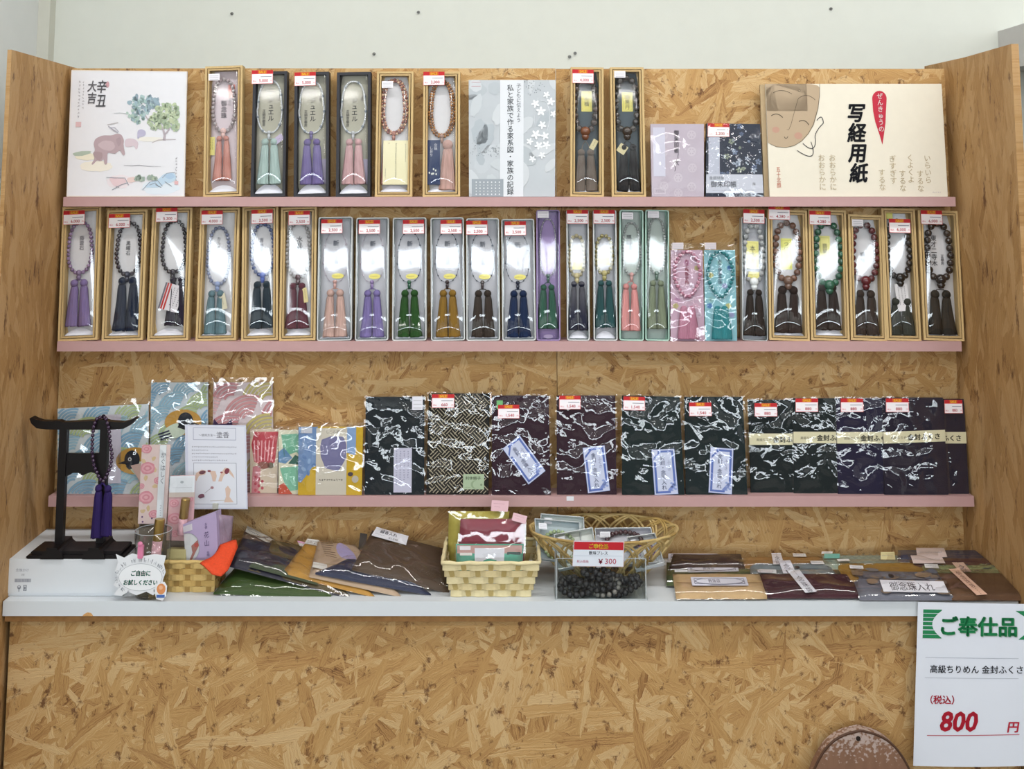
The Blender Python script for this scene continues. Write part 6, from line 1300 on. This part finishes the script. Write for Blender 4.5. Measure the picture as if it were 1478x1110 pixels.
# ---- flat pouches at the right end of the counter
def flat(fl, fr, yf, bl, br_, yb, hf, hb, t, col, label, lab=(), draw=None, WH=(100, 40), seed=0, var=.1, amp=.002, film_=None, yf2=None, yb2=None):
    q = Quad(zc(bl, yb, hb), zc(br_, yb2 or yb, hb), zc(fr, yf2 or yf, hf), zc(fl, yf, hf), base=0); r = root_at('flat_pouch', q, label, 'pouch', 'flat pouches at the right end of the counter')
    mk('pouch_body', q.pad(t, 12, 8, .08, t * .12, seed, .6), pm('pouchcloth_' + col, col, .75, var, 60, .3, .3, bscale=200), r, smooth=True)
    P = q.printer(*WH, t * 1.17); W_, H_ = WH
    if draw: draw(P)
    if P.f: mk('pouch_print', P, INK, r)
    for l_ in lab: u0, v0, u1, v1, rot, fn, w_, h_, bs_ = l_; card(q.sub(u0, v0, u1, v1, math.radians(rot), t * 1.15 + .0012), 'paper_label', INK, r, fn, w_, h_, .0003, base=bs_)
    mk('cellophane', q.sheet(t * 1.15 + .0006, .002, 16, 14, amp=amp * 1.3, seed=seed, freq=3.0, curl=.16), film_ or m_sleeve2, r, smooth=True); return q
def ovl(p): p.outline(4, 2, p.W - 4, p.H - 2, .8, '6a6c7c', 2); p.ell(p.W / 2, p.H / 2, p.W * .44, p.H * .42, '6a6c7c', 2, 24); p.ell(p.W / 2, p.H / 2, p.W * .42, p.H * .34, 'd0d0da', 3, 24); p.text('数珠袋', p.W * .3, p.H * .68, p.H * .48, '4a4a58', 4)
bnk = lambda p: p.scrawl(2, p.H / 2, 2, int(p.W / 2.3), '8a8a92', random.Random(1), 2)
vb = lambda p: (p.text('念珠袋', p.W / 2, p.H * .3, p.W * .55, '4a4854', 2, vert=True), p.scrawl(p.W / 2, p.H * .08, 2.4, 4, '7a7a84', random.Random(2), 2, True))
flat(966, 1075, 822, 972, 1069, 803, .016, .022, .007, '35241f', 'dark brown pouch at the back left of the flat pouches', seed=1)
flat(962, 1086, 846, 962, 1082, 815, .004, .012, .008, '4a5636', 'moss green pouch under the tan one', ((.02, -.26, .62, .12, 1, ovl, 76, 15, 'cdcad4'), (.25, .32, .85, .62, -3, ovl, 76, 12, 'cdcdd6')), seed=2, amp=.004)
def fold(col, v0, dip):
    return lambda P: (P.stroke([(2 + i * 4.8, v0 + dip * (i / 20 * 2 - i * i / 400 * 2 if dip else 0) * 2) for i in range(21)], .9, col, 1))
flat(976, 1107, 865, 971, 1096, 833, .003, .012, .010, 'b59870', 'tan pouch with an oval framed label at the front left', ((.19, .34, .82, .72, 0, ovl, 80, 12, 'cfcfdc'), (.02, .0, .17, .1, 0, bnk, 18, 3.6, 'd8d6d8')), fold('8a6a44', 22, 0), seed=3)
flat(1070, 1196, 822, 1073, 1188, 807, .014, .018, .007, '8a6436', 'ochre brown pouch at the back behind the blue grey one', ((.36, -.1, .48, 1.0, -3, vb, 13, 17, 'd3cdd0'), (.62, -.05, .78, .25, 0, bnk, 18, 4, 'd8d2cc')), seed=4)
flat(1084, 1208, 835, 1082, 1196, 816, .010, .016, .007, '6f7a7e', 'blue grey pouch with a dark button behind the maroon one', ((.37, 0, .52, 1.0, -2, vb, 15, 20, 'd4d3dc'), (.76, .05, .92, .3, 0, bnk, 18, 4, 'd8d6d4'), (.1, .7, .3, .98, 4, bnk, 18, 5, 'd6d6d8')), lambda P: (P.stroke([(2 + i * 4.8, 27 + 3 * math.sin(i * .31)) for i in range(21)], 1.0, '4c5a60', 1), P.ell(57, 20, 3, 4, '3a3036', 2, 12)), seed=5)
flat(1107, 1240, 864, 1093, 1232, 832, .003, .010, .009, '3a1a22', 'maroon pouch with a slanting white band at the front', ((.36, .0, .49, 1.03, -11, vb, 16, 36, 'd6d6de'), (.0, .0, .15, .12, 3, bnk, 18, 4, 'd4cdd0')), seed=6, amp=.004)
flat(1182, 1300, 822, 1186, 1298, 805, .014, .018, .007, '8f9a8a', 'grey green scale print pouch with a cyan tag at the back', ((.04, .1, .24, .5, 0, lambda p: None, 22, 7, '69b8ac'), (.0, -.1, .14, .1, 0, bnk, 18, 4, 'd8d4d0'), (.76, -.05, .94, .6, 0, bnk, 18, 9, 'd8cf9e')), lambda P: [P.stroke([(x + 4 * math.cos(a * .35), y + 5 * math.sin(a * .35) - 1) for a in range(10)], .8, '6c7a74', 1) for y in range(4, 40, 7) for x in range(4 + (y % 2) * 4, 100, 9)], seed=7)
flat(1226, 1345, 846, 1206, 1328, 816, .008, .016, .008, '94702f', 'ochre pouch tucked under the grey mottled one', ((.02, -.02, .16, .08, -4, bnk, 18, 3.6, 'd8d4d0'),), seed=8)
def camo(P):
    rn = random.Random(12)
    for i in range(46): P.ell(rn.uniform(2, 98), rn.uniform(2, 38), rn.uniform(3, 9), rn.uniform(2, 4.5), rn.choice(['7a6a5c', '5f6470', '6a6f7a', '84705c', '565a66']), 1 + i % 4, 10, rn.uniform(-.4, .4), .2, rn)
    P.stroke([(2 + i * 4.8, 15 + 4.5 * math.sin(i / 20 * 3.14)) for i in range(21)], 1.0, '4c4c54', 6); P.ell(42, 14, 3.0, 3.2, '33302f', 7, 12)
flat(1241, 1376, 867, 1226, 1356, 826, .003, .013, .009, '656670', 'grey mottled pouch with a white handwritten label at the front', ((.27, .52, .96, .94, 2, lambda p: (p.text('御念珠入れ', 11, 13.5, 12.5, '3c3a42', 2), p.scrawl(20, 3, 3, 10, '77747c', random.Random(4), 2)), 90, 16, 'dcdce4'), (.0, -.02, .15, .1, 4, bnk, 18, 4.5, 'd8d6d8')), camo, seed=9, yb2=829)
flat(1296, 1424, 811, 1296, 1415, 797, .020, .022, .006, '2e3248', 'navy pouch at the back right corner', ((.22, .02, .56, .98, 0, bnk, 40, 10, 'cfbcb6'),), seed=10)
flat(1316, 1438, 820, 1312, 1428, 808, .018, .020, .006, '4a2b2a', 'reddish brown pouch before the navy one', ((.02, .02, .40, .98, 0, bnk, 44, 10, 'd3c0ba'),), seed=11)
flat(1336, 1462, 832, 1330, 1448, 818, .014, .018, .006, '7f855c', 'green and navy leaf print pouch, third from the back', ((.38, .0, .52, 1.02, -4, vb, 14, 14, 'cfae9c'), (.02, .2, .18, .62, 4, bnk, 18, 5, 'd8d6d4')), lambda P: [P.stroke([(x, y), (x + 5, y + 3), (x + 9, y - 1)], 2.6, c_, 1) for x, y, c_ in [(4 + (i * 13) % 90, 4 + (i * 7) % 33, ['3c4658', 'a3a878', '5a6a4c'][i % 3]) for i in range(34)]], seed=12)
def weave(P):
    for i in range(60): P.stroke([(i * 2.4 - 30, 0), (i * 2.4 - 10, 20), (i * 2.4 + 10, 40)], .5, '4c3524', 1)
flat(1374, 1500, 867, 1350, 1466, 831, .003, .013, .009, '5f4430', 'brown ribbed pouch with a peach band at the front right', ((.22, -.03, .35, 1.04, -9, lambda p: (p.text('御念珠袋', p.W / 2, p.H * .1, 6.5, '6a4a3c', 2, vert=True), p.scrawl(p.W / 2, p.H * .78, 2.4, 4, '8a6a5c', random.Random(3), 2, True)), 13, 40, 'd8b09a'), (.84, .0, .99, .12, 2, bnk, 18, 4, 'd8d6d4')), weave, seed=13)
# ---- hanging price sheet and the round topped board
ysg = 1.9765
s0 = at(1325, 869, ysg - .003); r_w = at(1487, 872, 1.906); b1 = at(1318, 1106, ysg - .006); b2 = at(1487, 1106, 1.902)
q = Quad(s0, r_w, b2, b1); r = root_at('price_sheet', q, 'large white price sheet with green heading hung on the counter front', 'sign'); W_, H_ = 165.0, 237.0
mb = MB(); Bow = lambda u, v: q.p(u, v, .0035 * math.sin(math.pi * u) * v + .0016 * math.sin(v * 4) * v)
I = mb.grid(lambda u, v: Bow(u, v), 8, 10); o = mk('paper', mb, pm('sheet_paper', 'd3d8e2', .6, .008, 30), r, smooth=True)
P = Print(W_, H_, lambda x, y, L: Bow(x / W_, y / H_) + q.n * (.0003 + L * LAY))
X = lambda zx, zy: (zx * .2342 - 165 + 2.5, zy * .2342 - 20)
def seg(t, x, y, sz, col, **k): P.text(t, *X(x, y), sz, col, 3, **k)
x0_, y0_ = X(730, 130); x1_, y1_ = X(850, 310)
for i in range(7): P.rect(x0_, y0_ + i * 6.1, x1_, y0_ + i * 6.1 + (5.4 if i in (0, 1, 5, 6) else 4.6), '1f7a4c', 1)
P.pts([(X(787 + 62 * (1 - math.cos(a)) if True else 0, 220 - 100 * math.sin(a))) for a in [i * 3.14159 / 16 - 1.5708 for i in range(17)]] + [(x1_ + 1, y0_ - 1), (x1_ + 1, y1_ + 2)], 'd3d8e2', 2) if False else None
P.pts([X(790 + 70 * ((a / 8) ** 2), 220 + 11.4 * a) for a in range(-8, 9)] + [(x1_ + 2, y1_ + 1), (x1_ + 2, y0_ - 1)], 'd3d8e2', 2)
xr, yr = X(1310, 130); P.pts([(xr, yr), (W_ - 1, yr), (W_ - 1, yr + 13)], '1f7a4c', 1); P.pts([(xr + 4, y1_), (W_ - 1, y1_), (W_ - 1, y1_ - 13)], '1f7a4c', 1)
seg('ご奉仕品', 834, 282, 29.5, 'a8b8b0', bold=.04, sx=.98); P.text('ご奉仕品', X(830, 278)[0], X(830, 278)[1], 29.5, '187a48', 5, bold=.035, sx=.98)
for yy in (428, 553): P.stroke([(X(752, 0)[0] + i * 9, X(0, yy)[1]) for i in range(16)], .6, 'a0a6b2', 1)
seg('高級ちりめん 金封ふくさ', 782, 518, 12.4, '23242c', bold=.012, sx=.97)
seg('（税込）', 752, 708, 13.2, 'b0243a', bold=.02); seg('800', 848, 876, 39, 'a8182c', bold=.03, slant=.16, sx=.92); seg('円', 1258, 880, 17, 'b0243a', bold=.03, slant=.15)
P.stroke([X(775 + i * 40, 908 - i * .55) for i in range(15)], 1.2, 'b05a66', 1); mk('sheet_print', P, INK, r)
yk = 1.955; kz = at(1243, 1055, yk).z; kx = at(1243, 1080, yk).x; ks = kx - at(1242, 1080, yk).x
r = empty('round_topped_board', V((kx, yk, 0)), 'worn brown wooden board with a round top leaning below the counter', 'board')
pr = [(86, 170), (84, 120), (76, 72), (64, 42), (46, 18), (24, 5), (0, 0)]; pts = [(x * ks, kz - y * ks) for x, y in pr]

for _ in range(2):
    pts = [pts[0]] + [p for a_, b_ in zip(pts, pts[1:]) for p in ((a_[0] * .75 + b_[0] * .25, a_[1] * .75 + b_[1] * .25), (a_[0] * .25 + b_[0] * .75, a_[1] * .25 + b_[1] * .75))] + [pts[-1]]
out = [(-x, z) for x, z in pts[::-1]][1:] ; prof = [(86 * ks, .001)] + pts + out + [(-86 * ks, .001)]
m_kb = pm('worn_brown_wood', '7c5c48', .6, .12, 14, .2, .3, stretch=(4, 4, 1)); t = m_kb.node_tree; n = t.nodes; p = n['Principled BSDF']; src = p.inputs['Base Color'].links[0].from_socket
nz = n.new('ShaderNodeTexNoise'); nz.inputs['Scale'].default_value = 150; nz.inputs['Detail'].default_value = 4; tc = n.new('ShaderNodeTexCoord'); t.links.new(tc.outputs['Object'], nz.inputs['Vector'])
sp = n.new('ShaderNodeSeparateXYZ'); t.links.new(tc.outputs['Object'], sp.inputs[0]); mr = n.new('ShaderNodeMapRange'); mr.inputs[1].default_value = kz - 48 * ks; mr.inputs[2].default_value = kz - 10 * ks; mr.inputs[3].default_value = -.1; mr.inputs[4].default_value = .12; t.links.new(sp.outputs[2], mr.inputs[0])
sm = n.new('ShaderNodeMath'); sm.operation = 'ADD'; t.links.new(nz.outputs['Fac'], sm.inputs[0]); t.links.new(mr.outputs[0], sm.inputs[1]); st = n.new('ShaderNodeMapRange'); st.inputs[1].default_value = .53; st.inputs[2].default_value = .62; st.inputs[4].default_value = .75; t.links.new(sm.outputs[0], st.inputs[0])
mx = n.new('ShaderNodeMix'); mx.data_type = 'RGBA'; mx.inputs[7].default_value = lin('b9a9a2'); t.links.new(st.outputs[0], mx.inputs[0]); t.links.new(src, mx.inputs[6]); t.links.new(mx.outputs[2], p.inputs['Base Color'])
mb = MB(); mb.prism(prof[::-1], 0, .022); mk('plank', mb, m_kb, r)
mb = MB(); mb.tube([(x, .001, z) for x, z in prof[1:-1]], .0022, 6); mk('edge_band', mb, pm('dark_rim_wood', '4a3020', .6, .1, 40), r)
mb = MB(); mb.T = Matrix.Translation((-4 * ks, -.0008, kz - 10 * ks)) @ Matrix.Rotation(math.pi / 2, 4, 'X'); mb.lathe([(.0001, .0), (.0038, 0), (.0038, .001), (.0026, .001)], 14); mk('hole', mb, pm('hole_dark', '1c120c', .9, .1, 40), r)
